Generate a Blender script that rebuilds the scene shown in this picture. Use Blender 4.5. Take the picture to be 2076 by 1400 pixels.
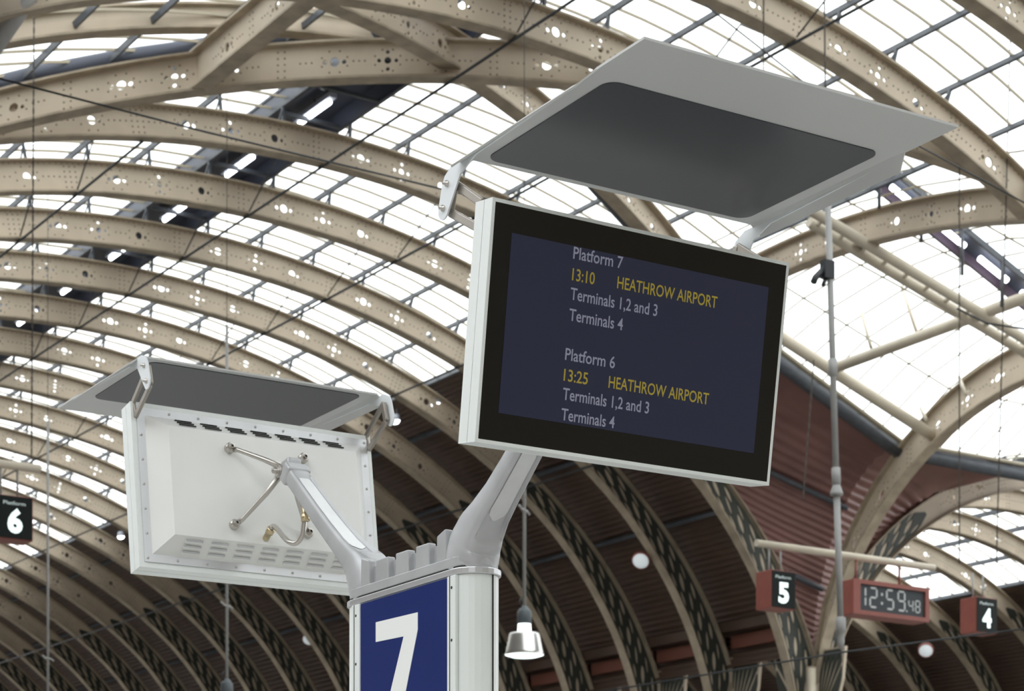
import bpy, bmesh, math, random
from mathutils import Vector, Matrix
from mathutils.geometry import delaunay_2d_cdt

random.seed(7)
S = bpy.context.scene
COL = S.collection
for o in list(bpy.data.objects):
    bpy.data.objects.remove(o)

# ------------------------------------------------------------------ camera
# level view camera with a rising front: X = across the tracks, Y = along the platform
F, PX, HY, VX, EYE = 4190.0, 1038.0, 1921.0, -1733.0, 1.6
AL = math.atan((PX - VX) / F)
SA, CA = math.sin(AL), math.cos(AL)
cam = bpy.data.cameras.new('camera')
cam_o = bpy.data.objects.new('camera', cam)
COL.objects.link(cam_o)
cam_o.location = (0, 0, EYE)
cam_o.rotation_euler = (math.pi / 2, 0, -AL)
cam.sensor_width = 36
cam.lens = F / 2076 * 36
cam.shift_y = (HY - 700) / 2076
cam.clip_end = 600
cam.dof.use_dof = True
cam.dof.focus_distance = 7.6
cam.dof.aperture_fstop = 6.3
S.camera = cam_o

# ------------------------------------------------------------------ sky and exposure
w = bpy.data.worlds.new('overcast_sky')
S.world = w
w.use_nodes = True
bg = w.node_tree.nodes['Background']
bg.inputs[0].default_value = (0.96, 0.985, 1.0, 1)
bg.inputs[1].default_value = 2.75
S.view_settings.view_transform = 'Standard'
S.view_settings.look = 'None'
S.view_settings.gamma = 1
S.view_settings.use_curve_mapping = False
S.view_settings.exposure = 0.0


def prj(X, Y, Z):
    d = X * SA + Y * CA
    return PX + F * (X * CA - Y * SA) / d, HY - F * (Z - EYE) / d, d


def at_y(x, y, Y):          # point on the plane Y = const seen at a pixel
    u = (x - PX) / F
    X = Y * (SA + u * CA) / (CA - u * SA)
    return Vector((X, Y, EYE + (HY - y) / F * (X * SA + Y * CA)))


def at_x(x, y, X):
    u = (x - PX) / F
    Y = X * (CA - u * SA) / (SA + u * CA)
    return Vector((X, Y, EYE + (HY - y) / F * (X * SA + Y * CA)))


def at_d(x, y, d):
    r = (x - PX) / F * d
    return Vector((r * CA + d * SA, -r * SA + d * CA, EYE + (HY - y) / F * d))


# ------------------------------------------------------------------ materials
def mat(name, col, rough=.6, metal=0.0, emit=None, es=1.0, noise=0.0, nscale=6.0, bump=0.0, spec=.5):
    m = bpy.data.materials.new(name)
    m.use_nodes = True
    nt = m.node_tree
    b = nt.nodes['Principled BSDF']
    b.inputs['Base Color'].default_value = (*col, 1)
    b.inputs['Roughness'].default_value = rough
    b.inputs['Metallic'].default_value = metal
    b.inputs['Specular IOR Level'].default_value = spec
    if emit:
        b.inputs['Emission Color'].default_value = (*emit, 1)
        b.inputs['Emission Strength'].default_value = es
    if noise or bump:
        tc = nt.nodes.new('ShaderNodeTexCoord')
        n = nt.nodes.new('ShaderNodeTexNoise')
        n.inputs['Scale'].default_value = nscale
        n.inputs['Detail'].default_value = 5
        nt.links.new(tc.outputs['Object'], n.inputs['Vector'])
        if noise:
            r = nt.nodes.new('ShaderNodeValToRGB')
            r.color_ramp.elements[0].position = .3
            r.color_ramp.elements[1].position = .7
            r.color_ramp.elements[0].color = (*[c * (1 - noise) for c in col], 1)
            r.color_ramp.elements[1].color = (*[min(1, c * (1 + noise * .6)) for c in col], 1)
            nt.links.new(n.outputs['Fac'], r.inputs['Fac'])
            nt.links.new(r.outputs['Color'], b.inputs['Base Color'])
        if bump:
            bp = nt.nodes.new('ShaderNodeBump')
            bp.inputs['Strength'].default_value = bump
            bp.inputs['Distance'].default_value = .01
            nt.links.new(n.outputs['Fac'], bp.inputs['Height'])
            nt.links.new(bp.outputs['Normal'], b.inputs['Normal'])
    return m


def glass_mat(name, tint, dirt):
    m = bpy.data.materials.new(name)
    m.use_nodes = True
    nt = m.node_tree
    nt.nodes.remove(nt.nodes['Principled BSDF'])
    out = nt.nodes['Material Output']
    t = nt.nodes.new('ShaderNodeBsdfTransparent')
    t.inputs[0].default_value = (*tint, 1)
    d = nt.nodes.new('ShaderNodeBsdfDiffuse')
    d.inputs[0].default_value = (.8, .8, .78, 1)
    mx = nt.nodes.new('ShaderNodeMixShader')
    tc = nt.nodes.new('ShaderNodeTexCoord')
    n = nt.nodes.new('ShaderNodeTexNoise')
    n.inputs['Scale'].default_value = 2.5
    n.inputs['Detail'].default_value = 4
    mm = nt.nodes.new('ShaderNodeMath')
    mm.operation = 'MULTIPLY'
    mm.inputs[1].default_value = dirt * 2
    nt.links.new(tc.outputs['Object'], n.inputs['Vector'])
    nt.links.new(n.outputs['Fac'], mm.inputs[0])
    nt.links.new(mm.outputs[0], mx.inputs[0])
    nt.links.new(t.outputs[0], mx.inputs[1])
    nt.links.new(d.outputs[0], mx.inputs[2])
    nt.links.new(mx.outputs[0], out.inputs[0])
    return m


M = {
    'rib': mat('rib_paint', (.53, .450, .345), .55, noise=.13, nscale=1.3, bump=.15),
    'ribdark': mat('rivet_shade_brown', (.16, .12, .085), .6),  # shading of the rivet heads put into the colour; also the beam web
    'flange': mat('flange_shade', (.38, .315, .230), .6, noise=.25, nscale=3),  # rib cream darkened to stand in for the shade on the undersides
    'purlin': mat('purlin_paint', (.075, .085, .10), .5, noise=.2),
    'bar': mat('glazing_bar_paint', (.34, .30, .22), .55),
    'glass': glass_mat('roof_glass', (.97, .985, .98), .035),
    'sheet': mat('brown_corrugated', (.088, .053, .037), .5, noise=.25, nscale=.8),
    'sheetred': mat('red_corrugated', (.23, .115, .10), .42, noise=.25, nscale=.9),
    'deck': mat('ridge_deck', (.045, .052, .075), .5),
    'gantry': mat('gantry_paint', (.085, .06, .085), .5),
    'dark': mat('black_steel', (.03, .033, .036), .5),
    'fascia': mat('red_fascia', (.16, .055, .035), .6),
    'tubegrey': mat('grey_pipe', (.36, .36, .35), .45, noise=.1, nscale=4),
    'cream': mat('cream_tube', (.60, .54, .43), .5, noise=.1, nscale=2),
    'tracery': mat('tracery_paint', (.040, .046, .038), .6),
    'lamp': mat('tube_light', (1, 1, 1), .5, emit=(.93, .96, 1), es=7),
    'lampsoft': mat('lamp_glow', (1, 1, 1), .5, emit=(.85, 1, .95), es=2.2),
    'batten': mat('batten_body', (.42, .45, .52), .4),
    'white': mat('white_aluminium', (.80, .845, .825), .32, metal=0.0, noise=.03, nscale=2),
    'panw': mat('white_pan', (.80, .815, .79), .35, noise=.035, nscale=3),
    'alu': mat('satin_aluminium', (.62, .63, .64), .38, metal=.75, noise=.08, nscale=5),
    'cast': mat('cast_aluminium', (.50, .51, .52), .48, metal=.45, noise=.10, nscale=7, bump=.1),
    'castl': mat('cast_inset', (.66, .67, .67), .35, metal=.5, noise=.08, nscale=7),
    'steel': mat('stainless', (.55, .53, .49), .3, metal=.85),
    'bronze': mat('bracket_steel', (.36, .33, .29), .38, metal=.6),
    'visor': mat('visor_grey', (.55, .56, .55), .42),
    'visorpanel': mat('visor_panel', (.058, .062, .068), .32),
    'visortop': mat('visor_edge', (.74, .78, .80), .35),
    'bezel': mat('bezel_glass', (.008, .009, .008), .12),
    'screen': mat('lit_screen', (.006, .007, .014), .16, emit=(.0115, .0145, .029), es=1.0),
    'textw': mat('text_grey', (.08, .08, .10), .4, emit=(.30, .31, .40), es=.45),
    'texty': mat('text_yellow', (.10, .08, .01), .4, emit=(.38, .29, .035), es=.48),
    'blue': mat('blue_panel', (.017, .032, .150), .2, noise=.04, spec=.3),
    'numeral': mat('white_numeral', (.88, .9, .88), .35),
    'slot': mat('slot_shadow', (.012, .012, .012), .7),
    'screwm': mat('screw_head', (.55, .55, .53), .35, metal=.6),
    'brass': mat('brass_gland', (.62, .52, .33), .3, metal=.85),
    'redbox': mat('red_enamel', (.26, .072, .052), .45, noise=.08),
    'black': mat('black_face', (.006, .010, .009), .6, spec=.2),
    'lit': mat('lit_numeral', (.9, .95, .95), .4, emit=(.8, 1, .97), es=.95),
    'litdim': mat('lit_word', (.4, .45, .45), .4, emit=(.4, .5, .48), es=.6),
    'clockface': mat('clock_face', (.05, .056, .062), .6, spec=.3),
    'seg': mat('clock_segment', (.45, .47, .46), .5, emit=(.4, .42, .42), es=.2),
    'reflector': mat('spun_reflector', (.78, .78, .75), .25, metal=.8),
    'lampneck': mat('lamp_neck', (.10, .12, .13), .5),
    'disc': mat('disc_light', (.85, .9, .92), .4, emit=(.75, .85, .9), es=.35),
    'chain': mat('chain_iron', (.06, .05, .04), .6),
    'ballast': mat('track_ballast', (.075, .068, .06), .9, noise=.3, nscale=6),
    'floor': mat('platform_concrete', (.50, .49, .47), .7, noise=.15, nscale=.4),
    'brick': mat('yellow_brick', (.30, .24, .17), .8, noise=.3, nscale=2),
}


# ------------------------------------------------------------------ mesh helpers
class MB:
    def __init__(s):
        s.v, s.f, s.sm = [], [], []

    def add(s, vs, fs, smooth=False):
        n = len(s.v)
        s.v += [tuple(v) for v in vs]
        for f in fs:
            s.f.append([i + n for i in f])
            s.sm.append(smooth)
        return s

    def box(s, c, size, R=None):
        h = [k / 2 for k in size]
        vs = []
        for z in (-1, 1):
            for x, y in ((-1, -1), (1, -1), (1, 1), (-1, 1)):
                p = Vector((x * h[0], y * h[1], z * h[2]))
                if R is not None:
                    p = R @ p
                vs.append(p + Vector(c))
        return s.add(vs, [(3, 2, 1, 0), (4, 5, 6, 7), (0, 1, 5, 4), (1, 2, 6, 5), (2, 3, 7, 6), (3, 0, 4, 7)])

    def bar(s, a, b, wd, ht, up=(0, 0, 1)):
        a, b = Vector(a), Vector(b)
        t = (b - a)
        L = t.length
        t.normalize()
        sd = t.cross(Vector(up))
        if sd.length < 1e-4:
            sd = t.cross(Vector((1, 0, 0)))
        sd.normalize()
        u = sd.cross(t)
        R = Matrix((sd, t, u)).transposed()
        return s.box((a + b) / 2, (wd, L, ht), R)

    def tube(s, pts, r, n=8, cap=True, smooth=True):
        pts = [Vector(p) for p in pts]
        rs = r if isinstance(r, (list, tuple)) else [r] * len(pts)
        vs = []
        ref = None
        for i, p in enumerate(pts):
            t = (pts[min(i + 1, len(pts) - 1)] - pts[max(i - 1, 0)]).normalized()
            if ref is None:
                ref = Vector((0, 0, 1)) if abs(t.z) < .9 else Vector((1, 0, 0))
            sd = t.cross(ref)
            if sd.length < 1e-5:
                sd = t.cross(Vector((0, 1, 0)))
            sd.normalize()
            u = sd.cross(t).normalized()
            ref = u
            for k in range(n):
                a = 2 * math.pi * k / n
                vs.append(p + sd * (rs[i] * math.cos(a)) + u * (rs[i] * math.sin(a)))
        fs = []
        for i in range(len(pts) - 1):
            for k in range(n):
                fs.append((i * n + k, i * n + (k + 1) % n, (i + 1) * n + (k + 1) % n, (i + 1) * n + k))
        s.add(vs, fs, smooth)
        if cap:
            m = len(s.v) - len(vs)
            s.f.append([m + k for k in reversed(range(n))])
            s.sm.append(False)
            s.f.append([m + (len(pts) - 1) * n + k for k in range(n)])
            s.sm.append(False)
        return s

    def lathe(s, c, prof, n=20, axis=(0, 0, 1), smooth=True):
        ax = Vector(axis).normalized()
        q = Vector((0, 0, 1)).rotation_difference(ax)
        vs, fs = [], []
        for r, z in prof:
            for k in range(n):
                a = 2 * math.pi * k / n
                vs.append(Vector(c) + q @ Vector((r * math.cos(a), r * math.sin(a), z)))
        for i in range(len(prof) - 1):
            for k in range(n):
                fs.append((i * n + k, i * n + (k + 1) % n, (i + 1) * n + (k + 1) % n, (i + 1) * n + k))
        return s.add(vs, fs, smooth)

    def prism(s, poly, fn, t0, t1):         # poly of 2D points, fn(a, b, t) -> 3D
        n = len(poly)
        vs = [fn(a, b, t0) for a, b in poly] + [fn(a, b, t1) for a, b in poly]
        fs = [list(reversed(range(n))), [n + k for k in range(n)]]
        fs += [(k, (k + 1) % n, n + (k + 1) % n, n + k) for k in range(n)]
        return s.add(vs, fs)

    def sweep(s, curve, offs, smooth=True, closed=True):
        # curve: list of (point, a-vector, b-vector); offs: closed section [(a,b)]
        n = len(offs)
        vs = [p + A * a + B * b for p, A, B in curve for a, b in offs]
        fs = [(i * n + k, i * n + (k + 1) % n, (i + 1) * n + (k + 1) % n, (i + 1) * n + k)
              for i in range(len(curve) - 1) for k in range(n)]
        s.add(vs, fs, smooth)
        m = len(s.v) - len(vs)
        s.f.append([m + k for k in reversed(range(n))])
        s.sm.append(False)
        s.f.append([m + (len(curve) - 1) * n + k for k in range(n)])
        s.sm.append(False)
        return s

    def mesh(s, name, m):
        me = bpy.data.meshes.new(name)
        me.from_pydata(s.v, [], s.f)
        me.polygons.foreach_set('use_smooth', s.sm)
        if m:
            me.materials.append(M[m])
        me.update()
        return me

    def build(s, name, m, parent=None, fix=True):
        me = s.mesh(name, m)
        if fix:
            bm = bmesh.new()
            bm.from_mesh(me)
            bmesh.ops.recalc_face_normals(bm, faces=bm.faces)
            bm.to_mesh(me)
            bm.free()
        return link(name, me, parent)


def link(name, me, parent=None, loc=None):
    o = bpy.data.objects.new(name, me)
    COL.objects.link(o)
    if parent is not None:
        o.parent = parent
    if loc is not None:
        o.location = loc
    return o


def thing(name, label, cat, loc=(0, 0, 0), rz=0, group=None):
    o = bpy.data.objects.new(name, None)
    COL.objects.link(o)
    o.empty_display_size = .2
    o.location = loc
    o.rotation_euler = (0, 0, rz)
    return tag(o, label, cat, group)


def tag(o, label, cat, group=None):
    o['label'] = label
    o['category'] = cat
    if group:
        o['group'] = group
    return o


def struct(o):
    o['kind'] = 'structure'
    return o


def bevel(o, wd=.004, seg=2):
    b = o.modifiers.new('bevel', 'BEVEL')
    b.width = wd
    b.segments = seg
    b.limit_method = 'ANGLE'
    b.angle_limit = math.radians(40)
    return o


ORD = ['first', 'second', 'third', 'fourth', 'fifth', 'sixth', 'seventh', 'eighth', 'ninth', 'tenth', 'eleventh',
       'twelfth', 'thirteenth', 'fourteenth', 'fifteenth', 'sixteenth', 'seventeenth', 'eighteenth', 'nineteenth',
       'twentieth', 'twenty-first', 'twenty-second', 'twenty-third', 'twenty-fourth']

# ------------------------------------------------------------------ the two parallel roof spans
class Span:
    def __init__(s, X0, a, b, z0):
        s.X0, s.a, s.b, s.z0 = X0, a, b, z0
        N = 1500
        s.tab = [(0.0, 0.0)]
        acc = 0
        for i in range(N):
            t0, t1 = i / N * math.pi / 2, (i + 1) / N * math.pi / 2
            acc += math.hypot(a * (math.sin(t1) - math.sin(t0)), b * (math.cos(t1) - math.cos(t0)))
            s.tab.append((acc, t1))
        s.L = acc

    def t_of(s, arc):
        g = -1 if arc < 0 else 1
        arc = min(abs(arc), s.L)
        lo, hi = 0, len(s.tab) - 1
        while hi - lo > 1:
            m = (lo + hi) // 2
            if s.tab[m][0] <= arc:
                lo = m
            else:
                hi = m
        a0, t0 = s.tab[lo]
        a1, t1 = s.tab[hi]
        return g * (t0 + (t1 - t0) * (arc - a0) / (a1 - a0))

    def pt(s, arc, off=0.0):            # (X, Z) at arc length from the crown, offset outwards
        t = s.t_of(arc)
        x, z = s.a * math.sin(t), s.b * math.cos(t)
        nx, nz = math.sin(t) / s.a, math.cos(t) / s.b
        l = math.hypot(nx, nz)
        return s.X0 + x + nx / l * off, s.z0 + z + nz / l * off, nx / l, nz / l

    def arc_of_x(s, X):
        q = max(-1, min(1, (X - s.X0) / s.a))
        t = math.asin(abs(q))
        i = t / (math.pi / 2) * (len(s.tab) - 1)
        return math.copysign(s.tab[int(i)][0], q)


NAVE = Span(19.0, 15.7, 10.95, 4.6 + EYE)
SIDE = Span(45.1, 10.4, 7.8, 5.2 + EYE)
GOFF = .78                                   # glass above the rib centre line
RIB_Y = [22.95, 25.9, 28.85, 35.6, 38.9] + [42.1 + 3.08 * k for k in range(20)]
YEND = RIB_Y[-1]


def rib_depth(arc):
    return .30 + .16 * max(0, (abs(arc) - 13.5) / 6.5)


def inside(p, lp):
    r = False
    j = len(lp) - 1
    for i in range(len(lp)):
        if (lp[i][1] > p[1]) != (lp[j][1] > p[1]) and p[0] < (lp[j][0] - lp[i][0]) * (p[1] - lp[i][1]) / (lp[j][1] - lp[i][1]) + lp[i][0]:
            r = not r
        j = i
    return r


def pierced(loops):
    """triangulate the first loop with the other loops cut out"""
    verts, edges = [], []
    for lp in loops:
        b = len(verts)
        verts += [Vector(p) for p in lp]
        edges += [(b + i, b + (i + 1) % len(lp)) for i in range(len(lp))]
    vo, eo, fo, *_ = delaunay_2d_cdt(verts, edges, [], 1, 1e-5)
    boxes = [(min(p[0] for p in lp), max(p[0] for p in lp), lp) for lp in loops[1:]]
    keep = []
    for f in fo:
        c = (sum(vo[i][0] for i in f) / len(f), sum(vo[i][1] for i in f) / len(f))
        if not any(b[0] < c[0] < b[1] and inside(c, b[2]) for b in boxes):
            keep.append(f)
    return vo, keep


def circle(c, r, n=10, sx=1.0, sy=1.0, rot=0.0):
    out = []
    for k in range(n):
        a = 2 * math.pi * k / n
        x, y = r * sx * math.cos(a), r * sy * math.sin(a)
        out.append((c[0] + x * math.cos(rot) - y * math.sin(rot), c[1] + x * math.sin(rot) + y * math.cos(rot)))
    return out


def web_mesh(name, span, s0, s1, groups, tracery_from, thick=.03):
    """plate web in (arc, offset) space with real holes, then bent onto the arch"""
    step = .3
    n = int((s1 - s0) / step) + 1
    ss = [s0 + (s1 - s0) * i / n for i in range(n + 1)]
    lo = [(a, -rib_depth(a)) for a in ss]
    hi = [(a, rib_depth(a)) for a in reversed(ss)]
    loops = [lo + hi]
    rivs = []
    for kind, a in groups:
        if not (s0 + .3 < a < s1 - .3) or abs(a) > tracery_from - .3:
            continue
        if kind == 'cross':
            hs = [(0, 0, .062), (.155, 0, .036), (-.155, 0, .036), (0, .15, .036), (0, -.15, .036)]
        elif kind == 'trio':
            hs = [(0, .01, .085), (.165, 0, .042), (-.165, 0, .042)]
        else:
            hs = [(0, 0, .08), (.15, -.02, .036)]
        for dx, dy, r in hs:
            loops.append(circle((a + dx, dy), r, 12 if r > .05 else 8))
        for k in range(8):
            an = 2 * math.pi * (k + .5) / 8
            rivs.append((a + .24 * math.cos(an), .2 * math.sin(an)))
    vo, fo = pierced(loops)
    bm = bmesh.new()
    bv = []
    for p in vo:
        x, z, nx, nz = span.pt(p[0], p[1])
        bv.append(bm.verts.new((x, -thick / 2, z)))
    for f in fo:
        try:
            bm.faces.new([bv[i] for i in f])
        except ValueError:
            pass
    loose = [v for v in bm.verts if not v.link_faces]
    bmesh.ops.delete(bm, geom=loose, context='VERTS')
    bmesh.ops.recalc_face_normals(bm, faces=bm.faces)
    r = bmesh.ops.extrude_face_region(bm, geom=bm.faces[:])
    vs = [g for g in r['geom'] if isinstance(g, bmesh.types.BMVert)]
    bmesh.ops.translate(bm, verts=vs, vec=(0, thick, 0))
    bmesh.ops.recalc_face_normals(bm, faces=bm.faces)
    me = bpy.data.meshes.new(name)
    bm.to_mesh(me)
    bm.free()
    me.materials.append(M['rib'])
    return me, rivs


def flange_mesh(name, span, s0, s1, side, wd=.30, th=.035):
    n = max(4, int((s1 - s0) / .45))
    cv = []
    for i in range(n + 1):
        a = s0 + (s1 - s0) * i / n
        x, z, nx, nz = span.pt(a, side * rib_depth(a))
        cv.append((Vector((x, 0, z)), Vector((0, 1, 0)), Vector((nx, 0, nz))))
    h = wd / 2
    mb = MB().sweep(cv, [(-h, -th / 2), (h, -th / 2), (h, th / 2), (-h, th / 2)], smooth=False)
    me = mb.mesh(name, 'flange')
    bm = bmesh.new(); bm.from_mesh(me)
    bmesh.ops.recalc_face_normals(bm, faces=bm.faces)
    bm.to_mesh(me); bm.free()
    return me


def rivet_mesh(name, span, s0, s1, rivs, tf):
    mb = MB()

    def dome(a, o, r=.019):
        x, z, *_ = span.pt(a, o)
        vs = [Vector((x + r * math.cos(k * math.pi / 3), -.015, z + r * math.sin(k * math.pi / 3))) for k in range(6)]
        vs.append(Vector((x, -.015 - r * .9, z)))
        mb.add(vs, [(k, (k + 1) % 6, 6) for k in range(6)], True)
    for p in rivs:
        if s0 < p[0] < s1:
            dome(*p)
    a = s0 + .1
    while a < s1 - .1:
        if abs(a) < tf - .3:
            ph = (a - 1.9) % 3.75
            near = min(abs(((a - c) + 1.875) % 3.75 - 1.875) for c in (.97, 1.90, 2.83))
            if near > .3:
                dome(a, 0)
            sp = abs(((a) + 1.875) % 3.75 - 1.875)
            if sp < .14:
                for o in (-.2, -.1, .1, .2):
                    dome(a, o)
        a += .115
    a = s0 + .1
    while a < s1 - .1:
        for sg in (-1, 1):
            dome(a, sg * (rib_depth(a) - .045), .014)
        a += .12
    return mb.mesh(name, 'ribdark')


def leaf(c, L_, W_, rot, n=14):
    out = []
    for k in range(n):
        a = 2 * math.pi * k / n
        x, y = L_ * math.cos(a), W_ * math.sin(a) * math.sqrt(abs(math.sin(a)))
        out.append((c[0] + x * math.cos(rot) - y * math.sin(rot), c[1] + x * math.sin(rot) + y * math.cos(rot)))
    return out


def tracery_mesh(span, sg, a0, a1):
    """dark pierced ironwork fixed to the cream web near the springing"""
    n = int((a1 - a0) / .3)
    ss = [a0 + (a1 - a0) * i / n for i in range(n + 1)]
    k_ = lambda a: .86 * min(1.0, .15 + .85 * (a - a0) / .5)
    outer = [(sg * a, -rib_depth(a) * k_(a)) for a in ss] + [(sg * a, rib_depth(a) * k_(a)) for a in reversed(ss)]
    loops = [outer]
    a = a0 + .55
    k = 0
    while a < a1 - .45:
        d = rib_depth(a)
        loops.append(leaf((sg * a, .52 * d), .24, .032 + .016 * (k % 2), sg * -.22))
        loops.append(leaf((sg * (a + .20), -.02 * d), .27, .062 - .022 * (k % 2), sg * -.30))
        loops.append(leaf((sg * (a + .02), -.54 * d), .23, .036, sg * -.14))
        a += .56
        k += 1
    vo, fo = pierced(loops)
    bm = bmesh.new()
    bv = []
    for p in vo:
        x, z, *_ = span.pt(p[0], p[1])
        bv.append(bm.verts.new((x, -.018, z)))
    for f in fo:
        try:
            bm.faces.new([bv[i] for i in f])
        except ValueError:
            pass
    r = bmesh.ops.extrude_face_region(bm, geom=bm.faces[:])
    bmesh.ops.translate(bm, verts=[g for g in r['geom'] if isinstance(g, bmesh.types.BMVert)], vec=(0, -.022, 0))
    bmesh.ops.recalc_face_normals(bm, faces=bm.faces)
    me = bpy.data.meshes.new('tracery_panel')
    bm.to_mesh(me)
    bm.free()
    me.materials.append(M['tracery'])
    return me


GROUPS = []
for g in range(-4, 5):
    b = g * 3.75
    GROUPS += [('trio', b + .97), ('cross', b + 1.90), ('duo', b + 2.83)]


def rib_set(tag_, span, s0, s1, tf):
    wm, rv = web_mesh('web', span, s0, s1, GROUPS, tf)
    return (wm, flange_mesh('flange', span, s0, s1, 1), flange_mesh('flange', span, s0, s1, -1),
            rivet_mesh('rivets', span, s0, s1, rv, tf),
            [tracery_mesh(span, sg, tf, (s1 if sg > 0 else -s0) - .1) for sg in (1, -1) if (s1 if sg > 0 else -s0) > tf + 1.5])


PURL = [.72 + 1.3 * k for k in range(7)]                 # right slope; the last one is the foot of the glazing
PURL_L = [-.72 - 1.3 * k for k in range(7)]
STUB = None


def stub_mesh():
    mb = MB()
    mb.box((0, 0, .17), (.05, .06, .36))
    mb.bar((-.12, 0, 0), (0, 0, .3), .03, .03, (0, 1, 0))
    return mb.mesh('stub_post', 'purlin')


STUB = stub_mesh()


def place_rib(meshes, span, y, label, cat, group, stubs, x=0):
    t = thing('arch_rib', label, cat, (x, y, 0), 0, group)
    link('web', meshes[0], t)
    link('flange', meshes[1], t)
    link('flange', meshes[2], t)
    r = link('rivets', meshes[3], t)
    r['kind'] = 'stuff'
    for q in meshes[4]:
        link('tracery_panel', q, t)
    for a in stubs:
        X, Z, nx, nz = span.pt(a, rib_depth(a))
        o = link('stub_post', STUB, t, (X, 0, Z))
        o.rotation_euler = (0, math.atan2(nx, nz), 0)
    return t


full = rib_set('n', NAVE, NAVE.arc_of_x(6.0), NAVE.L - 1.2, 11.8)
sT = NAVE.arc_of_x(28.35)
trunc1 = rib_set('t', NAVE, NAVE.arc_of_x(6.0), NAVE.arc_of_x(22.8), 14)
trunc = rib_set('t', NAVE, NAVE.arc_of_x(6.0), sT, 14)
NEAR = {22.95: 'broad cream arch rib crossing the top right corner of the view',
        25.9: 'broad cream arch rib passing just above the right tip of the large sun visor',
        28.85: 'broad cream arch rib running behind the rear corner of the large sun visor',
        35.6: 'cream arch rib on the far edge of the crossing, behind the large visor bracket'}
k = 0
for y in RIB_Y:
    if y in NEAR:
        lb = NEAR[y]
    else:
        lb = 'cream riveted main-hall arch rib with round holes, %s one beyond the roof crossing' % ORD[k]
        k += 1
    place_rib(trunc1 if y == 28.85 else trunc if y in (25.9, 35.6) else full, NAVE, y, lb, 'roof rib', 'main hall arch ribs',
              PURL[:-1] + PURL_L[:6] if y < 75 else PURL[:-1])
side_full = rib_set('s', SIDE, -SIDE.L + 1.2, SIDE.L - 1.2, 6.8)
SIDE_Y = [38.9] + [42.1 + 3.08 * k for k in range(9)]
for k, y in enumerate(SIDE_Y):
    place_rib(side_full, SIDE, y, 'cream side-hall arch rib seen past the clock, %s behind the column' % ORD[k],
              'roof rib', 'side hall arch ribs', [])

# ------------------------------------------------------------------ ceiling: purlins, bars, panes, sheets
ceil_ = struct(bpy.data.objects.new('ceiling', None))
COL.objects.link(ceil_)
ceil_['label'] = 'arched glass and corrugated metal station roof'
Y0G = 19.0


def purlin(span, arc, y0, y1, off=GOFF - .09, wd=.05, ht=.11, name='purlin', m='purlin'):
    X, Z, nx, nz = span.pt(arc, off)
    mb = MB()
    mb.bar((0, y0, 0), (0, y1, 0), wd, ht, (nx, 0, nz))
    o = mb.build(name, m, ceil_)
    o.location = (X, 0, Z)
    return o


for a in PURL + PURL_L:
    purlin(NAVE, a, Y0G - 42, YEND + 3)
for a in (9.9, 12.2, 14.6):
    purlin(NAVE, a, 38.9, YEND + 3, GOFF - .16, .09, .10)
S_L, S_R = -3.4, SIDE.arc_of_x(51.2)
for i in range(8):
    purlin(SIDE, S_L + (S_R - S_L) * i / 7, 38.9, 72, .55, .06, .14)

# glazing bars across the vault (T direction), every .61 m
def bar_mesh(span, a0, a1, off):
    n = 8
    cv = []
    for i in range(n + 1):
        a = a0 + (a1 - a0) * i / n
        x, z, nx, nz = span.pt(a, off)
        cv.append((Vector((x, 0, z)), Vector((0, 1, 0)), Vector((nx, 0, nz))))
    return MB().sweep(cv, [(-.014, -.03), (.014, -.03), (.014, .02), (-.014, .02)], smooth=False).mesh('glazing_bar', 'bar')


PW = .61
bR = bar_mesh(NAVE, PURL[0], PURL[-1], GOFF)
bL = bar_mesh(NAVE, PURL_L[-1], PURL_L[0], GOFF)
nb = int((YEND + 3 - Y0G) / PW)
for i in range(nb + 1):
    y = Y0G + i * PW
    link('glazing_bar', bR, ceil_, (0, y, 0))
    if y < 75:
        link('glazing_bar', bL, ceil_, (0, y, 0))
bS = bar_mesh(SIDE, S_L, S_R, .62)
for i in range(int((72 - 38.9) / PW)):
    link('glazing_bar', bS, ceil_, (0, 38.95 + i * PW, 0))

panes = []                                   # (area in view, mesh key, corners, y)


def pane_strip(span, arcs, y0, y1, off):
    n = int((y1 - y0) / PW)
    for j in range(len(arcs) - 1):
        for i in range(n):
            c = []
            for a, yy in ((arcs[j], 0), (arcs[j + 1], 0), (arcs[j + 1], PW), (arcs[j], PW)):
                x, z, *_ = span.pt(a, off)
                c.append(Vector((x, y0 + i * PW + yy, z)))
            panes.append(c)


pane_strip(NAVE, PURL, Y0G, YEND + 3, GOFF)
pane_strip(NAVE, sorted(PURL_L), Y0G, 80, GOFF)
pane_strip(NAVE, PURL, Y0G - 42.09, Y0G, GOFF)
pane_strip(NAVE, sorted(PURL_L), Y0G - 42.09, Y0G, GOFF)
pane_strip(SIDE, [S_L + (S_R - S_L) * i / 7 for i in range(8)], 38.95, 72, .62)

# transept between the main hall and the arcade: straight, falling glazing lines
YC = 30.9
XT, XA = 28.35, 34.7


def trim_z(y):
    return EYE + 14.28 - .022 * (y - 32.2) ** 2


def arcade_z(y):
    q = max(0.0, 1 - ((y - YC) / 8.0) ** 2)
    return EYE + 5.2 + 7.8 * math.sqrt(q)


def tran_z(X, y):
    k = (X - XT) / (XA - XT)
    if k <= 1:
        return trim_z(y) * (1 - k) + arcade_z(y) * k + .62
    return arcade_z(y) + .62


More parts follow.
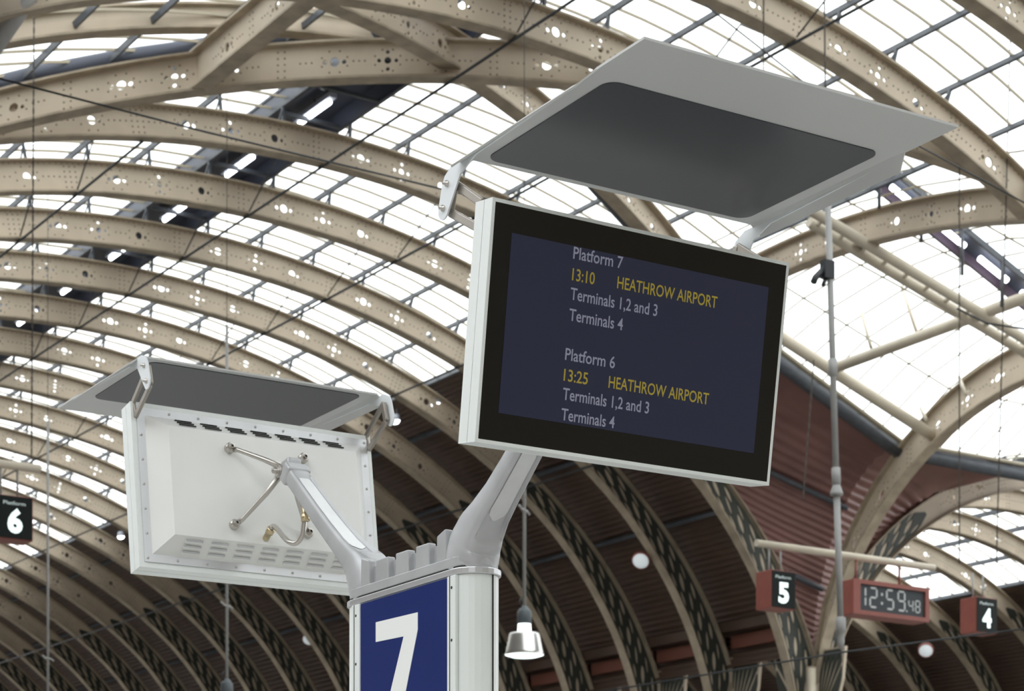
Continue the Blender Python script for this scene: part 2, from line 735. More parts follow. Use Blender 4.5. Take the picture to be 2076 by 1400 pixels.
TY = [23.4, 25.2, 27.0, 28.8, 30.6, 32.4, 34.2, 35.8]
TXs = [XT - .6 + (XA - XT + .6) * i / 11 for i in range(12)] + [XA + .62 * i for i in range(1, 20)]
for j in range(len(TY) - 1):
    for i in range(len(TXs) - 1):
        panes.append([Vector((x, y, tran_z(x, y))) for x, y in
                      ((TXs[i], TY[j]), (TXs[i + 1], TY[j]), (TXs[i + 1], TY[j + 1]), (TXs[i], TY[j + 1]))])
for i, X in enumerate(TXs):                           # bars running down the vault
    mb = MB()
    pts = [Vector((X, y, tran_z(X, y) - .02)) for y in TY]
    mb.tube(pts, .02, 5)
    mb.build('glazing_bar', 'bar', ceil_)
for y in TY:
    mb = MB()
    mb.tube([Vector((X, y, tran_z(X, y) - .03)) for X in (TXs[0], XA, TXs[-1])], .022, 5)
    mb.build('purlin', 'bar', ceil_)


def view_area(c):
    q = []
    for v in c:
        if v.x * SA + v.y * CA < 5:
            return 0
        q.append(prj(*v)[:2])
    cx, cy = sum(p[0] for p in q) / 4, sum(p[1] for p in q) / 4
    if not (-10 < cx < 2086 and -10 < cy < 1410):
        return 0
    return abs(sum(q[i][0] * q[(i + 1) % 4][1] - q[(i + 1) % 4][0] * q[i][1] for i in range(4))) / 2


panes.sort(key=view_area, reverse=True)
shared = {}
for c in panes[:300]:
    o0 = c[0]
    rel = [v - o0 for v in c]
    key = tuple(round(k, 3) for v in rel for k in v)
    if key not in shared:
        shared[key] = MB().add(rel, [(0, 1, 2, 3)]).mesh('pane', 'glass')
    link('pane', shared[key], ceil_, o0)
mb = MB()
for c in panes[300:]:
    mb.add(c, [(0, 1, 2, 3)])
o = mb.build('pane_field', 'glass', ceil_, fix=False)
o['kind'] = 'stuff'


# corrugated sheets: one per bay, ribs of the sheet running along the hall
def sheet_mesh(span, a0, a1, off, wdt, pitch=.15, amp=.030, m='sheet'):
    n = int(abs(a1 - a0) / pitch * 4)
    vs, fs = [], []
    for i in range(n + 1):
        a = a0 + (a1 - a0) * i / n
        x, z, *_ = span.pt(a, off + amp * math.sin(2 * math.pi * i / 4))
        vs += [(x, 0, z), (x, wdt, z)]
    fs = [(2 * i, 2 * i + 1, 2 * i + 3, 2 * i + 2) for i in range(n)]
    return MB().add(vs, fs, True).mesh('corrugated_sheet', m)


aF = NAVE.arc_of_x(34.55)
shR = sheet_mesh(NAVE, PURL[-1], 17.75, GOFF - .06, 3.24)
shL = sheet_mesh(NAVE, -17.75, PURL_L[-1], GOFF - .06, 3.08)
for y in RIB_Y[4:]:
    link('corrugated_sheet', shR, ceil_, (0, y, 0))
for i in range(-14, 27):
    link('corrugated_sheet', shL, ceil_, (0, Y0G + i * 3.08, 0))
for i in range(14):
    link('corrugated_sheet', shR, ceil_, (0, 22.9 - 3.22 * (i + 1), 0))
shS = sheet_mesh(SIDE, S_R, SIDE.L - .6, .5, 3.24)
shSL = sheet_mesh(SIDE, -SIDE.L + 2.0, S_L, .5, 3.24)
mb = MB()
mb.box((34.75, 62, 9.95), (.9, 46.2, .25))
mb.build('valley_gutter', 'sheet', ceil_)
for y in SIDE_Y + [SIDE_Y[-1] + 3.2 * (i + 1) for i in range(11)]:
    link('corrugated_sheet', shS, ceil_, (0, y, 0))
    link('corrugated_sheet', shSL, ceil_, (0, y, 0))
# roof of the hall on the camera's own side (out of view, it shades the platform)
lh = Span(SIDE.X0 - 52.4, SIDE.a, SIDE.b, SIDE.z0)
for i in range(14):
    gl = 7.5 if i < 5 else 3.2              # wider open gap at the near end, shaped to brighten the post
    link('roof_sheet', sheet_mesh(lh, -lh.L + 1.0, -gl, .5, 9.6, .6, .0), ceil_, (0, -23 + 9.5 * i, 0))
    link('roof_sheet', sheet_mesh(lh, gl, lh.L - 1.4, .5, 9.6, .6, .0), ceil_, (0, -23 + 9.5 * i, 0))
# grey/red eaves board below the sheets of the main hall
for i, y in enumerate(RIB_Y[4:]):
    x, z, *_ = NAVE.pt(17.75, GOFF - .06)
    mb = MB()
    mb.box((x - .05, y + 1.54, z - .16), (.06, 2.9, .34))
    mb.build('eaves_board', 'fascia', ceil_)


# red corrugated corner sheets of the transept
def corner_sheet(X0, X1, zt, zb, ncol=14, m='sheetred', pitch=.15, amp=.034):
    dz = pitch / 4
    rows = int(max(zt(X0 + (X1 - X0) * c / ncol) - zb(X0 + (X1 - X0) * c / ncol) for c in range(ncol + 1)) / dz) + 2
    vs = []
    for r in range(rows):
        for c in range(ncol + 1):
            X = X0 + (X1 - X0) * c / ncol
            b, t = zb(X), zt(X)
            t = max(t, b + .02)
            zz = max(t - r * dz, b)
            h = (zz - b) / (t - b)
            yy = 38.95 - 3.15 * (1 - math.sqrt(max(0, 1 - h * h)))
            k = amp * math.sin(r * math.pi / 2)
            vs.append((X, yy + k * .8, zz + k * .6))
    q = ncol + 1
    fs = [(r * q + c, r * q + c + 1, (r + 1) * q + c + 1, (r + 1) * q + c) for r in range(rows - 1) for c in range(ncol)]
    return MB().add(vs, fs, True).build('corrugated_sheet', m, ceil_, fix=False)


def nave_top(X):
    return NAVE.z0 + NAVE.b * math.sqrt(max(0.02, 1 - ((X - NAVE.X0) / NAVE.a) ** 2)) + .3


def side_top(X):
    return SIDE.z0 + SIDE.b * math.sqrt(max(0.02, 1 - ((X - SIDE.X0) / SIDE.a) ** 2)) + .3


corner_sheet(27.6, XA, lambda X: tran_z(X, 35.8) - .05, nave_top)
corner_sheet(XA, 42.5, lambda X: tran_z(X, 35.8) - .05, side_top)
# dark gutter strip and pale lip along the top of the red sheet
mb = MB()
mb.tube([Vector((X, 35.85, tran_z(X, 35.8) - .22)) for X in (27.6, XA)], .16, 6)
mb.build('valley_gutter', 'purlin', ceil_)
mb = MB()
mb.tube([Vector((X, 35.85, tran_z(X, 35.8) - .22)) for X in (XA, 44)], .16, 6)
mb.build('valley_gutter', 'purlin', ceil_)
for dr in (1.15, 3.0):
    mb = MB()
    pts = []
    for c in range(9):
        X = 27.6 + (XA - 27.6) * c / 8
        t_, b_ = tran_z(X, 35.8) - .05, nave_top(X)
        z_ = t_ - dr
        if z_ < b_ + .1:
            continue
        h_ = (z_ - b_) / (t_ - b_)
        pts.append(Vector((X, 38.83 - 3.15 * (1 - math.sqrt(max(0, 1 - h_ * h_))), z_ - .05)))
    mb.tube(pts, .07, 6)
    mb.build('purlin', 'purlin', ceil_)
mb = MB()
mb.tube([Vector((X, 35.7, tran_z(X, 35.8) - .02)) for X in (27.6, XA, 44)], .05, 6)
mb.build('gutter_lip', 'bar', ceil_)

# dark ridge deck with cheeks along the crown
zc = NAVE.z0 + NAVE.b
YN = Y0G - 42
mb = MB()
mb.box((19.0, (YN + YEND + 3) / 2, zc + 1.0), (1.5, YEND + 3 - YN, .05))
mb.build('ridge_deck', 'deck', ceil_)
for sx in (-.70, .70):
    mb = MB()
    mb.box((19.0 + sx, (YN + YEND + 3) / 2, zc + .80), (.05, YEND + 3 - YN, .36))
    mb.build('ridge_cheek', 'deck', ceil_)
mb = MB()
for i in range(54):
    y = Y0G + i * 1.54
    mb.bar((18.3, y, zc + .66), (19.7, y, zc + .66), .06, .08)
    mb.bar((18.3, y, zc + .66), (19.0, y + .77, zc + .95), .04, .04)
o = mb.build('ridge_framing', 'purlin', ceil_)
o['kind'] = 'stuff'

# ------------------------------------------------------------------ floor and far walls
mb = MB()
mb.box((20, 45, -1.2), (160, 200, .2))
struct(mb.build('floor', 'ballast'))
for x0_, x1_, lb in ((-9, 11.5, 'pale concrete platform under the information post'), (21, 28, 'pale concrete platform beyond the tracks'),
                     (37, 44, 'pale concrete platform in the side hall')):
    mb = MB()
    mb.box(((x0_ + x1_) / 2, 39, -.55), (x1_ - x0_, 125, 1.1))
    o = struct(mb.build('floor', 'floor'))
    o['label'] = lb
mb = MB()
mb.box((56.3, 60, 4.5), (.5, 90, 9.0))
struct(mb.build('wall_right', 'brick'))
mb = MB()
mb.box((-19, 50, 5.5), (.5, 130, 11.0))
struct(mb.build('wall_left', 'brick'))
mb = MB()
mb.box((20, YEND + 6, 5.0), (78, .5, 10.0))
struct(mb.build('wall_far', 'brick'))


mb = MB()
mb.box((20, -24, 9.0), (80, .5, 18.0))
struct(mb.build('wall_near', 'brick'))


# ------------------------------------------------------------------ crossing: straight-plan diagonal ribs
def plan_rib(name, P, Q, zfun, label, depth=.32, stubs=False, n=30, m='rib', holes=True):
    """an I-rib over the plan line P-Q whose centre height is zfun(x, y)"""
    P, Q = Vector(P), Vector(Q)
    d = (Q - P)
    L = d.length
    d.normalize()
    sd = Vector((-d.y, d.x, 0))
    t = thing(name, label, 'roof rib', (P.x, P.y, 0), 0, 'crossing ribs')
    ctr = []
    for i in range(n + 1):
        p = P + d * (L * i / n)
        ctr.append(Vector((p.x - P.x, p.y - P.y, zfun(p.x, p.y))))

    def cz(a):
        i = max(0, min(n - 1e-6, a / L * n))
        k = int(i)
        return ctr[k].lerp(ctr[k + 1], i - k)
    loops = [[(L * i / n, -depth) for i in range(n + 1)] + [(L * i / n, depth) for i in reversed(range(n + 1))]]
    riv = []
    if holes:
        a = .75
        k = 0
        while a < L - .4:
            kd = k % 4
            if kd == 0:
                hs = [(0, 0, .085), (.165, 0, .042), (-.165, 0, .042)]
            elif kd == 1:
                hs = [(0, 0, .062), (.15, 0, .036), (-.15, 0, .036), (0, .15, .036), (0, -.15, .036)]
            elif kd == 2:
                hs = [(0, 0, .08), (.15, -.02, .036)]
            else:
                hs = []
            for x, y, r in hs:
                loops.append(circle((a + x, y), r, 10))
            if hs:
                riv += [(a + .24 * math.cos(q * .7854 + .39), .2 * math.sin(q * .7854 + .39)) for q in range(8)]
            else:
                riv += [(a + dx, dy) for dx in (-.06, .06) for dy in (-.22, -.11, 0, .11, .22)]
            riv += [(a + .33 + .1 * q, 0) for q in range(3)]
            a += .93
            k += 1
    vo, fo = pierced(loops)
    bm = bmesh.new()
    bv = [bm.verts.new(cz(p[0]) + Vector((0, 0, p[1])) - sd * .015) for p in vo]
    for f in fo:
        try:
            bm.faces.new([bv[i] for i in f])
        except ValueError:
            pass
    r = bmesh.ops.extrude_face_region(bm, geom=bm.faces[:])
    bmesh.ops.translate(bm, verts=[g for g in r['geom'] if isinstance(g, bmesh.types.BMVert)], vec=sd * .03)
    bmesh.ops.recalc_face_normals(bm, faces=bm.faces)
    me = bpy.data.meshes.new('web')
    bm.to_mesh(me)
    bm.free()
    me.materials.append(M[m])
    link('web', me, t)
    for sg in (-1, 1):
        mb = MB()
        cv = [(c + Vector((0, 0, sg * depth)), sd, Vector((0, 0, 1))) for c in ctr]
        mb.sweep(cv, [(-.16, -.02), (.16, -.02), (.16, .02), (-.16, .02)], smooth=False)
        mb.build('flange', 'flange', t)
    if riv:
        mb = MB()
        for a, o_ in riv:
            if not 0 < a < L:
                continue
            for s_ in (-1, 1):
                c = cz(a) + Vector((0, 0, o_)) + sd * (s_ * .015)
                vs = [c + d * (.019 * math.cos(q * math.pi / 3)) + Vector((0, 0, .019 * math.sin(q * math.pi / 3))) for q in range(6)]
                vs.append(c + sd * (s_ * .017))
                mb.add(vs, [(q, (q + 1) % 6, 6) for q in range(6)], True)
        ro = mb.build('rivets', 'ribdark', t, fix=False)
        ro['kind'] = 'stuff'
    return t


def nave_c(x, y):
    return NAVE.z0 + NAVE.b * math.sqrt(max(.02, 1 - ((x - NAVE.X0) / NAVE.a) ** 2))


plan_rib('diagonal_rib', (10.4, 36.2, 0), (27.2, 25.96, 0), lambda x, y: nave_c(x, y) + .03,
         'broad cream diagonal rib crossing the top left of the view above the other ribs')
plan_rib('diagonal_rib', (13.0, 28.3, 0), (28.3, 34.75, 0), lambda x, y: nave_c(x, y) + .22,
         'cream diagonal rib running down behind the left edge of the large sun visor')
plan_rib('diagonal_rib', (15.35, 27.5, 0), (15.35, 33.3, 0), lambda x, y: nave_c(x, y) + .05,
         'short steep cream rib rising out of the frame at the top left')
plan_rib('diagonal_rib', (11.0, 33.2, 0), (21.5, 31.5, 0), lambda x, y: nave_c(x, y) + .75,
         'dim brown rib high up between the diagonal ribs at the top of the view', .2, holes=False)
plan_rib('trimmer_arch', (XT, 23.0, 0), (XT, 38.85, 0), lambda x, y: trim_z(y),
         'cream arch rib with round holes curving above the cream roof tubes at the right', .30)
plan_rib('arcade_arch', (XA, 24.5, 0), (XA, 38.82, 0), lambda x, y: arcade_z(y),
         'cream arch rib springing from the column up to the right edge of the view', .40)
for (P, Q, lb) in (((9.5, 37.6), (19.5, 31.4), 'thick dark gutter beam above the glass at the top left'),
                   ((13.5, 29.4), (27.6, 35.4), 'dark gutter beam above the diagonal rib behind the large sun visor')):
    mb = MB()
    pts = []
    for i in range(9):
        x, y = P[0] + (Q[0] - P[0]) * i / 8, P[1] + (Q[1] - P[1]) * i / 8
        pts.append(Vector((x - P[0], y - P[1], nave_c(x, y) + .72)))
    mb.tube(pts, .17, 10)
    o = mb.build('gutter_beam', 'deck')
    o.location = (P[0], P[1], 0)
    tag(o, lb, 'beam', 'roof gutter beams')


# cream tubes of the transept, placed on planes through their supports
def tube_thing(name, a, b, r, m, label, cat, group=None, n=12):
    o = MB().tube([Vector((0, 0, 0)), Vector(b) - Vector(a)], r, n).build(name, m)
    o.location = a
    return tag(o, label, cat, group)


yb = 34.74
tube_thing('roof_tube', at_y(1560, 668, yb) + (at_y(1560, 668, yb) - at_y(1893, 884, yb)) * .31, at_y(1893, 884, yb), .135, 'cream',
           'cream roof tube falling from the large display to the column arch', 'roof tube', 'cream roof tubes')
p0 = at_y(1688, 747, yb)
q = at_x(2076, 604, p0.x)
tube_thing('roof_tube', p0, p0 + (q - p0) * 1.4, .125, 'cream',
           'cream roof tube rising to the right edge behind the grey mast', 'roof tube', 'cream roof tubes')
y2 = 30.3
for dy, lb in ((-.22, 'upper of the two parallel cream roof tubes at the right'),
               (.22, 'lower of the two parallel cream roof tubes at the right')):
    yy = y2 + dy
    a, b = at_y(1640, 437 + dy * 60, yy), at_y(2076, 700 + dy * 60, yy)
    tube_thing('roof_tube', a, a + (b - a) * 1.35, .105, 'cream', lb, 'roof tube', 'cream roof tubes')
t = thing('lattice_web', 'pierced cream strip joining the two parallel roof tubes', 'lattice', at_y(1640, 437, y2))
a, b = Vector((0, 0, 0)), (at_y(2076, 700, y2) - at_y(1640, 437, y2)) * 1.35
for i in range(14):
    c = a.lerp(b, (i + .5) / 14)
    mb = MB().bar(c + Vector((-.09, -.2, 0)), c + Vector((.09, .2, 0)), .07, .05)
    mb.build('lattice_bar', 'cream', t)
for i, (xa, ya, xb, yb_) in enumerate(((1746, 632, 1766, 704), (1828, 580, 1858, 672), (1866, 826, 1877, 850), (1944, 764, 1958, 800))):
    A = at_y(xb, yb_, 33.0 - i * .6)
    B = at_y(xa, ya, 33.6 - i * .6)
    tube_thing('roof_strut', A, B, .04, 'cream',
               'thin cream strut under the glass right of the grey mast, %s from the left' % ORD[i], 'strut', 'roof struts', 8)

# lights gantry seen through the trimmer arch
ga, gb = at_y(1770, 318, 29.3), at_y(2076, 568, 29.3)
gd = (gb - ga) * 1.75
ga = ga - (gb - ga) * .5
t = thing('light_gantry', 'purple-grey gantry carrying tube lights below the glass at the upper right', 'gantry', ga)
mb = MB()
mb.bar((0, .35, .18), gd + Vector((0, .35, .18)), .55, .06)
mb.build('deck', 'deck', t)
mb = MB()
mb.bar((0, .62, .08), gd + Vector((0, .62, .08)), .06, .26)
mb.build('edge_beam', 'gantry', t)
mb = MB()
mb.bar((0, .0, .05), gd + Vector((0, 0, .05)), .05, .10)
mb.build('edge_rail', 'purlin', t)
for i in range(6):
    p = gd * ((i + .35) / 6)
    tb = MB().tube([p + Vector((0, .3, -.02)), p + gd.normalized() * .85 + Vector((0, .3, -.02))], .06, 8).build('tube_light', 'lamp', t)
for i in range(7):
    p = gd * (i / 6.5)
    MB().tube([p + Vector((0, 0, .1)), p + Vector((0, 0, -.9))], .035, 6).build('hanger', 'purlin', t)

# ------------------------------------------------------------------ lengthwise tie rods under the ribs
for k_, (X, lb) in enumerate(((15.3, 'black tie rod along the rib undersides left of the ridge lights'),
                              (19.1, 'black tie rod along the rib undersides below the ridge lights'),
                              (22.7, 'black tie rod along the rib undersides midway down the glazing'),
                              (26.4, 'black tie rod along the rib undersides at the foot of the glazing'),
                              (30.2, 'black tie rod along the ribs across the brown sheeting'))):
    a = NAVE.arc_of_x(X)
    x, z, nx, nz = NAVE.pt(a, -rib_depth(a) - .06)
    xg, zg, *_ = NAVE.pt(a, GOFF - .2)
    ys = RIB_Y[3:] if X < 16 else RIB_Y if X < 26 else RIB_Y[4:]
    t = thing('tie_rod', lb, 'tie rod', (x, ys[0], z), 0, 'tie rods under the ribs')
    MB().tube([(0, 0, 0), (0, ys[-1] - ys[0], 0)], .026, 6).build('rod', 'dark', t)
    if X < 26:
        for i in range(len(ys) - 1):
            if ys[i + 1] - ys[i] > 4:
                continue
            mb = MB()
            mid = Vector((xg - x, (ys[i] + ys[i + 1]) / 2 - ys[0], zg - z))
            mb.tube([Vector((0, ys[i] - ys[0], 0)), mid], .016, 5)
            mb.tube([Vector((0, ys[i + 1] - ys[0], 0)), mid], .016, 5)
            mb.build('brace', 'dark', t)

# ------------------------------------------------------------------ ridge lights, one batten per bay
BT = MB().box((0, 0, .06), (.16, 1.5, .09)).mesh('body', 'batten')
TB = MB().tube([(0, -.62, -.03), (0, .62, -.03)], .05, 8).mesh('tube_light', 'lamp')
kk = 0
ysb = [30.7] + [y + .1 for y in RIB_Y[3:]]
for y in ysb:
    if y < 34:
        lb = 'white batten light under the ridge near the top of the view'
    else:
        lb = 'white batten light under the dark ridge, %s bay beyond the crossing' % ORD[kk]
        kk += 1
    t = thing('batten_light', lb, 'light', (19.0, y, zc + .74), 0, 'ridge batten lights')
    link('body', BT, t)
    link('tube_light', TB, t)
    MB().tube([(0, 0, .1), (0, 0, .25)], .015, 6).build('hanger', 'dark', t)
# small lamps at the foot of the glazing
SPB = MB().lathe((0, 0, 0), [(.02, .12), (.07, .1), (.09, 0), (.085, -.02)], 10).mesh('housing', 'batten')
SPL = MB().lathe((0, 0, 0), [(.085, -.02), (.06, -.07), (0.001, -.09)], 10).mesh('lens', 'lamp')
x, z, nx, nz = NAVE.pt(PURL[-1] + .25, .2)
for i, y in enumerate([41.2 + 2.05 * q for q in range(14)]):
    t = thing('spot_lamp', 'small bright lamp on the rail at the foot of the glazing, %s from the display' % ORD[i],
              'lamp', (x, y, z), 0, 'small lamps at the glazing foot')
    t.scale = (1.3, 1.9, 1.3)
    link('housing', SPB, t)
    link('lens', SPL, t)
    MB().box((.05, 0, .16), (.03, .03, .16)).build('bracket', 'dark', t)

# ------------------------------------------------------------------ columns and arcade on the right of the hall
def plate_x(name, loops, x0, x1, m):
    vo, fo = pierced(loops)
    bm = bmesh.new()
    bv = [bm.verts.new((x0, p[0], p[1])) for p in vo]
    for f in fo:
        try:
            bm.faces.new([bv[i] for i in f])
        except ValueError:
            pass
    r = bmesh.ops.extrude_face_region(bm, geom=bm.faces[:])
    bmesh.ops.translate(bm, verts=[g for g in r['geom'] if isinstance(g, bmesh.types.BMVert)], vec=(x1 - x0, 0, 0))
    bmesh.ops.recalc_face_normals(bm, faces=bm.faces)
    me = bpy.data.meshes.new(name)
    bm.to_mesh(me)
    bm.free()
    me.materials.append(M[m])
    return me


def fan_loop(w_, h_, inset):
    lp = [(inset, inset * 4), (inset, h_ - inset), (w_ - inset * 3, h_ - inset)]
    for k in range(9, 0, -1):
        q = k / 10
        lp.append((w_ * q, h_ * (1 - math.sqrt(1 - q * q)) + inset * 1.6))
    return lp


FW, FH = 1.25, 2.0
leaves_ = []
for i in range(6):
    an = math.radians(5 + 6.2 * i)
    R_ = FH * .95 / math.cos(an)
    c_ = .62 * R_
    leaves_.append(leaf((c_ * math.sin(an), c_ * math.cos(an)), .34 * R_, .05, math.pi / 2 - an))
FAN = plate_x('fan_bracket', [fan_loop(FW, FH, .0)], .04, -.04, 'rib')
FANT = plate_x('tracery_panel', [fan_loop(FW, FH, .05)] + leaves_, -.042, -.075, 'tracery')


def fan(t, loc, mirror, sc):
    for q in ((1,) if not mirror else (1,)):
        o = link('fan_bracket', FAN, t, loc)
        o.scale = (1, -sc[1] if mirror else sc[1], sc[2])
        link('tracery_panel', FANT, o)


COLM = MB().lathe((0, 0, 0), [(.42, 0), (.42, .5), (.30, .6), (.27, 5.2), (.34, 5.4), (.28, 5.5), (.28, 6.8), (.40, 7.0), (.40, 7.15), (.30, 7.2), (.28, 8.6)], 16).mesh('shaft', 'rib')
XC = 34.75
for i, y in enumerate([38.9, 38.9 + 9.3, 38.9 + 18.6]):
    lb = ['cream column where the arches fan out below the station clock', 'cream arcade column behind the pendant lamp, second along the hall',
          'cream arcade column farther left, third along the hall'][i]
    t = thing('column', lb, 'column', (XC, y, 0), 0, 'arcade columns')
    link('shaft', COLM, t)
    fan(t, (0, .2, 7.2), False, (1, 1, 1))
    fan(t, (0, -.2, 7.2), True, (1, .8, .9))
    MB().box((0, 0, 6.85), (1.5, 1.5, .12)).build('capital_band', 'cream', t)
for i, y in enumerate(RIB_Y[4:13]):
    for dy in (0.02,):
        if i % 3:
            t = thing('rib_bracket', 'cream fan bracket under a roof rib above the arcade beam, %s along' % ORD[i], 'bracket', (XC, y, 0), 0, 'arcade fan brackets')
            fan(t, (0, .1, 7.2), False, (1, .9, 1))
            fan(t, (0, -.1, 7.2), True, (1, .9, 1))
            MB().box((0, 0, 8.05), (.22, .30, 2.3)).build('post', 'rib', t)
t = thing('arcade_beam', 'long cream beam along the arcade behind the column at the lower right', 'beam', (XC, 38.9, 6.62))
MB().box((-.1, 22, .13), (.45, 44, .07)).build('top_plate', 'cream', t)
MB().box((-.05, 22, -.03), (.12, 44, .28)).build('web', 'ribdark', t)
MB().box((-.1, 22, -.2), (.4, 44, .06)).build('bottom_plate', 'cream', t)
for i, y in enumerate((40.2, 42.9, 45.6, 48.4)):
    t = thing('beam_lamp', 'small grey fitting on the arcade beam, %s from the column' % ORD[i], 'fitting', (XC - .25, y, 6.78), 0, 'arcade beam fittings')
    MB().box((0, 0, .1), (.12, .14, .2)).build('housing', 'tubegrey', t)
    MB().lathe((0, 0, .2), [(.07, 0), (.05, .05), (0.001, .07)], 8).build('cap', 'disc', t)
# downpipe in front of the column
tube_thing('downpipe', (XC - .45, 38.45, 2.0), (XC - .45, 38.45, 8.5), .1, 'cream', 'pale downpipe standing against the fanning column', 'pipe')

# ------------------------------------------------------------------ round lights on the sheeting
dm = MB().lathe((0, 0, 0), [(.001, .05), (.16, .045), (.20, .02), (.215, 0)], 20).mesh('lens', 'disc')
dr = MB().lathe((0, 0, 0), [(.21, .03), (.24, .02), (.245, -.04), (.21, -.08)], 20).mesh('rim', 'redbox')
for i, (px, py, d, sc, lb) in enumerate(((1299, 1136, 53.0, 1.0, 'round white light on the brown sheeting right of the pendant lamp'),
                                         (625, 1296, 70.0, .9, 'round white light below the rear display, left of the post'),
                                         (392, 1352, 80.0, .75, 'small round white light low down at the left below the rear display'),
                                         (1877, 1318, 66.0, 1.05, 'round white light below the red clock'),
                                         (612, 1392, 76.0, .6, 'tiny round white light at the bottom edge left of the post'))):
    p = at_d(px, py, d)
    t = thing('round_light', lb, 'light', p, 0, 'round sheeting lights')
    t.scale = (sc, sc, sc)
    t.rotation_euler = Vector((0, 0, 1)).rotation_difference(Vector((-.62, -.55, -.56)).normalized()).to_euler()
    link('lens', dm, t)
    link('rim', dr, t)
    MB().tube([(0, 0, -.05), (0, 0, -.45)], .04, 6).build('stem', 'dark', t)

# ------------------------------------------------------------------ pendant lamps
def pendant(px, py_neck, d, top_z, lb, cross_dz):
    p = at_d(px, py_neck, d)
    t = thing('pendant_lamp', lb, 'lamp', p, 0, 'pendant lamps')
    MB().tube([(0, 0, .1), (0, 0, top_z - p.z)], .028, 8).build('rod', 'tubegrey', t)
    MB().tube([(0, 0, top_z - p.z), (0, 0, nave_c(p.x, p.y) + .6 - p.z)], .006, 5).build('suspension_wire', 'dark', t)
    MB().tube([(-.16, -.1, cross_dz + .02), (-.08, -.05, cross_dz - .02), (.08, .05, cross_dz - .02), (.16, .1, cross_dz - .05)], .02, 6).build('cross_bar', 'tubegrey', t)
    MB().tube([(-.05, 0, .28), (-.09, 0, .2), (-.05, 0, .1)], .012, 6).build('hook', 'dark', t)
    MB().lathe((0, 0, 0), [(.02, .16), (.06, .12), (.09, .08), (.11, .06), (.115, -.12), (.10, -.13)], 16).build('neck', 'lampneck', t)
    MB().lathe((0, 0, 0), [(.10, -.12), (.11, -.26), (.12, -.27)], 16).build('collar', 'lampsoft', t)
    MB().lathe((0, 0, 0), [(.12, -.26), (.225, -.27), (.24, -.30), (.29, -.56), (.305, -.60), (.30, -.605), (.23, -.3)], 28).build('shade', 'reflector', t)
    MB().lathe((0, 0, 0), [(.295, -.60), (.2, -.63), (.001, -.64)], 28).build('bulb_glass', 'lampsoft', t)


pendant(1063, 1247, 31.4, 12.6, 'pendant lamp with spun metal shade right of the white post', (1247 - 1031) / F * 31.4)
pendant(460, 1392, 36.5, 12.6, 'pendant lamp whose neck shows at the bottom edge below the rear display', (1392 - 1225) / F * 36.5)
pendant(97, 1440, 42.0, 12.3, 'long pendant lamp rod at the far left edge', (1440 - 1332) / F * 42)


# ------------------------------------------------------------------ text helper
def text_mesh(body, bold=0.0):
    cu = bpy.data.curves.new('t', 'FONT')
    cu.body = body
    cu.offset = bold
    cu.resolution_u = 3
    ob = bpy.data.objects.new('t', cu)
    COL.objects.link(ob)
    bpy.context.view_layer.update()
    dg = bpy.context.evaluated_depsgraph_get()
    me = bpy.data.meshes.new_from_object(ob.evaluated_get(dg))
    bpy.data.objects.remove(ob)
    bpy.data.curves.remove(cu)
    return me


def place_text(name, body, m, parent, fn, x0, x1, z0, cap, bold=0.0):
    """text from x0 to x1 with baseline z0 and cap height cap, mapped by fn(x, z)"""
    me = text_mesh(body, bold)
    xs = [v.co.x for v in me.vertices]
    mn, mx = min(xs), max(xs)
    ref = .729 if not hasattr(place_text, 'cap') else place_text.cap
    for v in me.vertices:
        a = x0 + (v.co.x - mn) / (mx - mn) * (x1 - x0)
        b = z0 + v.co.y / ref * cap
        v.co = fn(a, b)
    me.materials.clear()
    me.materials.append(M[m])
    return link(name, me, parent)


_me = text_mesh('H')
place_text.cap = max(v.co.y for v in _me.vertices)
bpy.data.meshes.remove(_me)


# ------------------------------------------------------------------ platform signs and clock
def platform_sign(origin, num, lb, beam_z):
    """origin: world position of the front face's lower left corner; front faces -Y"""
    W_, H_, D_ = .60, .70, .43
    t = thing('platform_sign', lb, 'sign', origin, 0, 'platform number signs')
    o = MB().box((W_ / 2, D_ / 2, H_ / 2), (W_, D_, H_)).build('box', 'redbox', t)
    bevel(o, .01)
    MB().box((W_ / 2, -.006, H_ / 2), (W_ - .035, .012, H_ - .03)).build('face', 'black', t)
    fn = lambda a, b: Vector((a, -.015, b))
    place_text('word', 'Platform', 'litdim', t, fn, .10, .47, .55, .055, .01)
    place_text('numeral', num, 'lit', t, fn, .17, .42, .12, .34, .045)
    for xx in (.14, .42):
        MB().tube([(xx, .22, H_), (xx, .22, beam_z - origin.z)], .018, 6).build('hanger', 'tubegrey', t)


ys_ = 29.0
b5 = at_y(1563, 1231, ys_)
b4 = at_y(1978.6, 1270, ys_)
zs = at_y(1563, 1153, ys_).z - .70
bz = at_y(1710, 1123, 29.2).z
platform_sign(Vector((b5.x, ys_, zs)), '5', 'red and black hanging sign with a white 5, left of the clock', bz)
platform_sign(Vector((b4.x, ys_, zs)), '4', 'red and black hanging sign with a white 4, right of the clock', bz)
p6 = at_d(67, 1009, 33.3)
platform_sign(Vector((p6.x - .60, p6.y, p6.z - .70)), '6', 'black hanging sign with a white 6 at the left edge', at_y(40, 944, p6.y + .2).z)
tube_thing('sign_beam', Vector((p6.x - 3.0, p6.y + .22, at_y(40, 944, p6.y + .2).z)), Vector((p6.x + .2, p6.y + .22, at_y(40, 944, p6.y + .2).z)), .07, 'cream',
           'cream beam end holding the sign with the 6 at the left edge', 'beam', 'sign beams')
a, b = at_y(1533, 1100, 29.22), at_y(1893, 1150, 29.22)
b.z = a.z
tube_thing('sign_beam', a, b, .07, 'cream', 'long cream beam holding the clock and the signs 5 and 4', 'beam', 'sign beams')

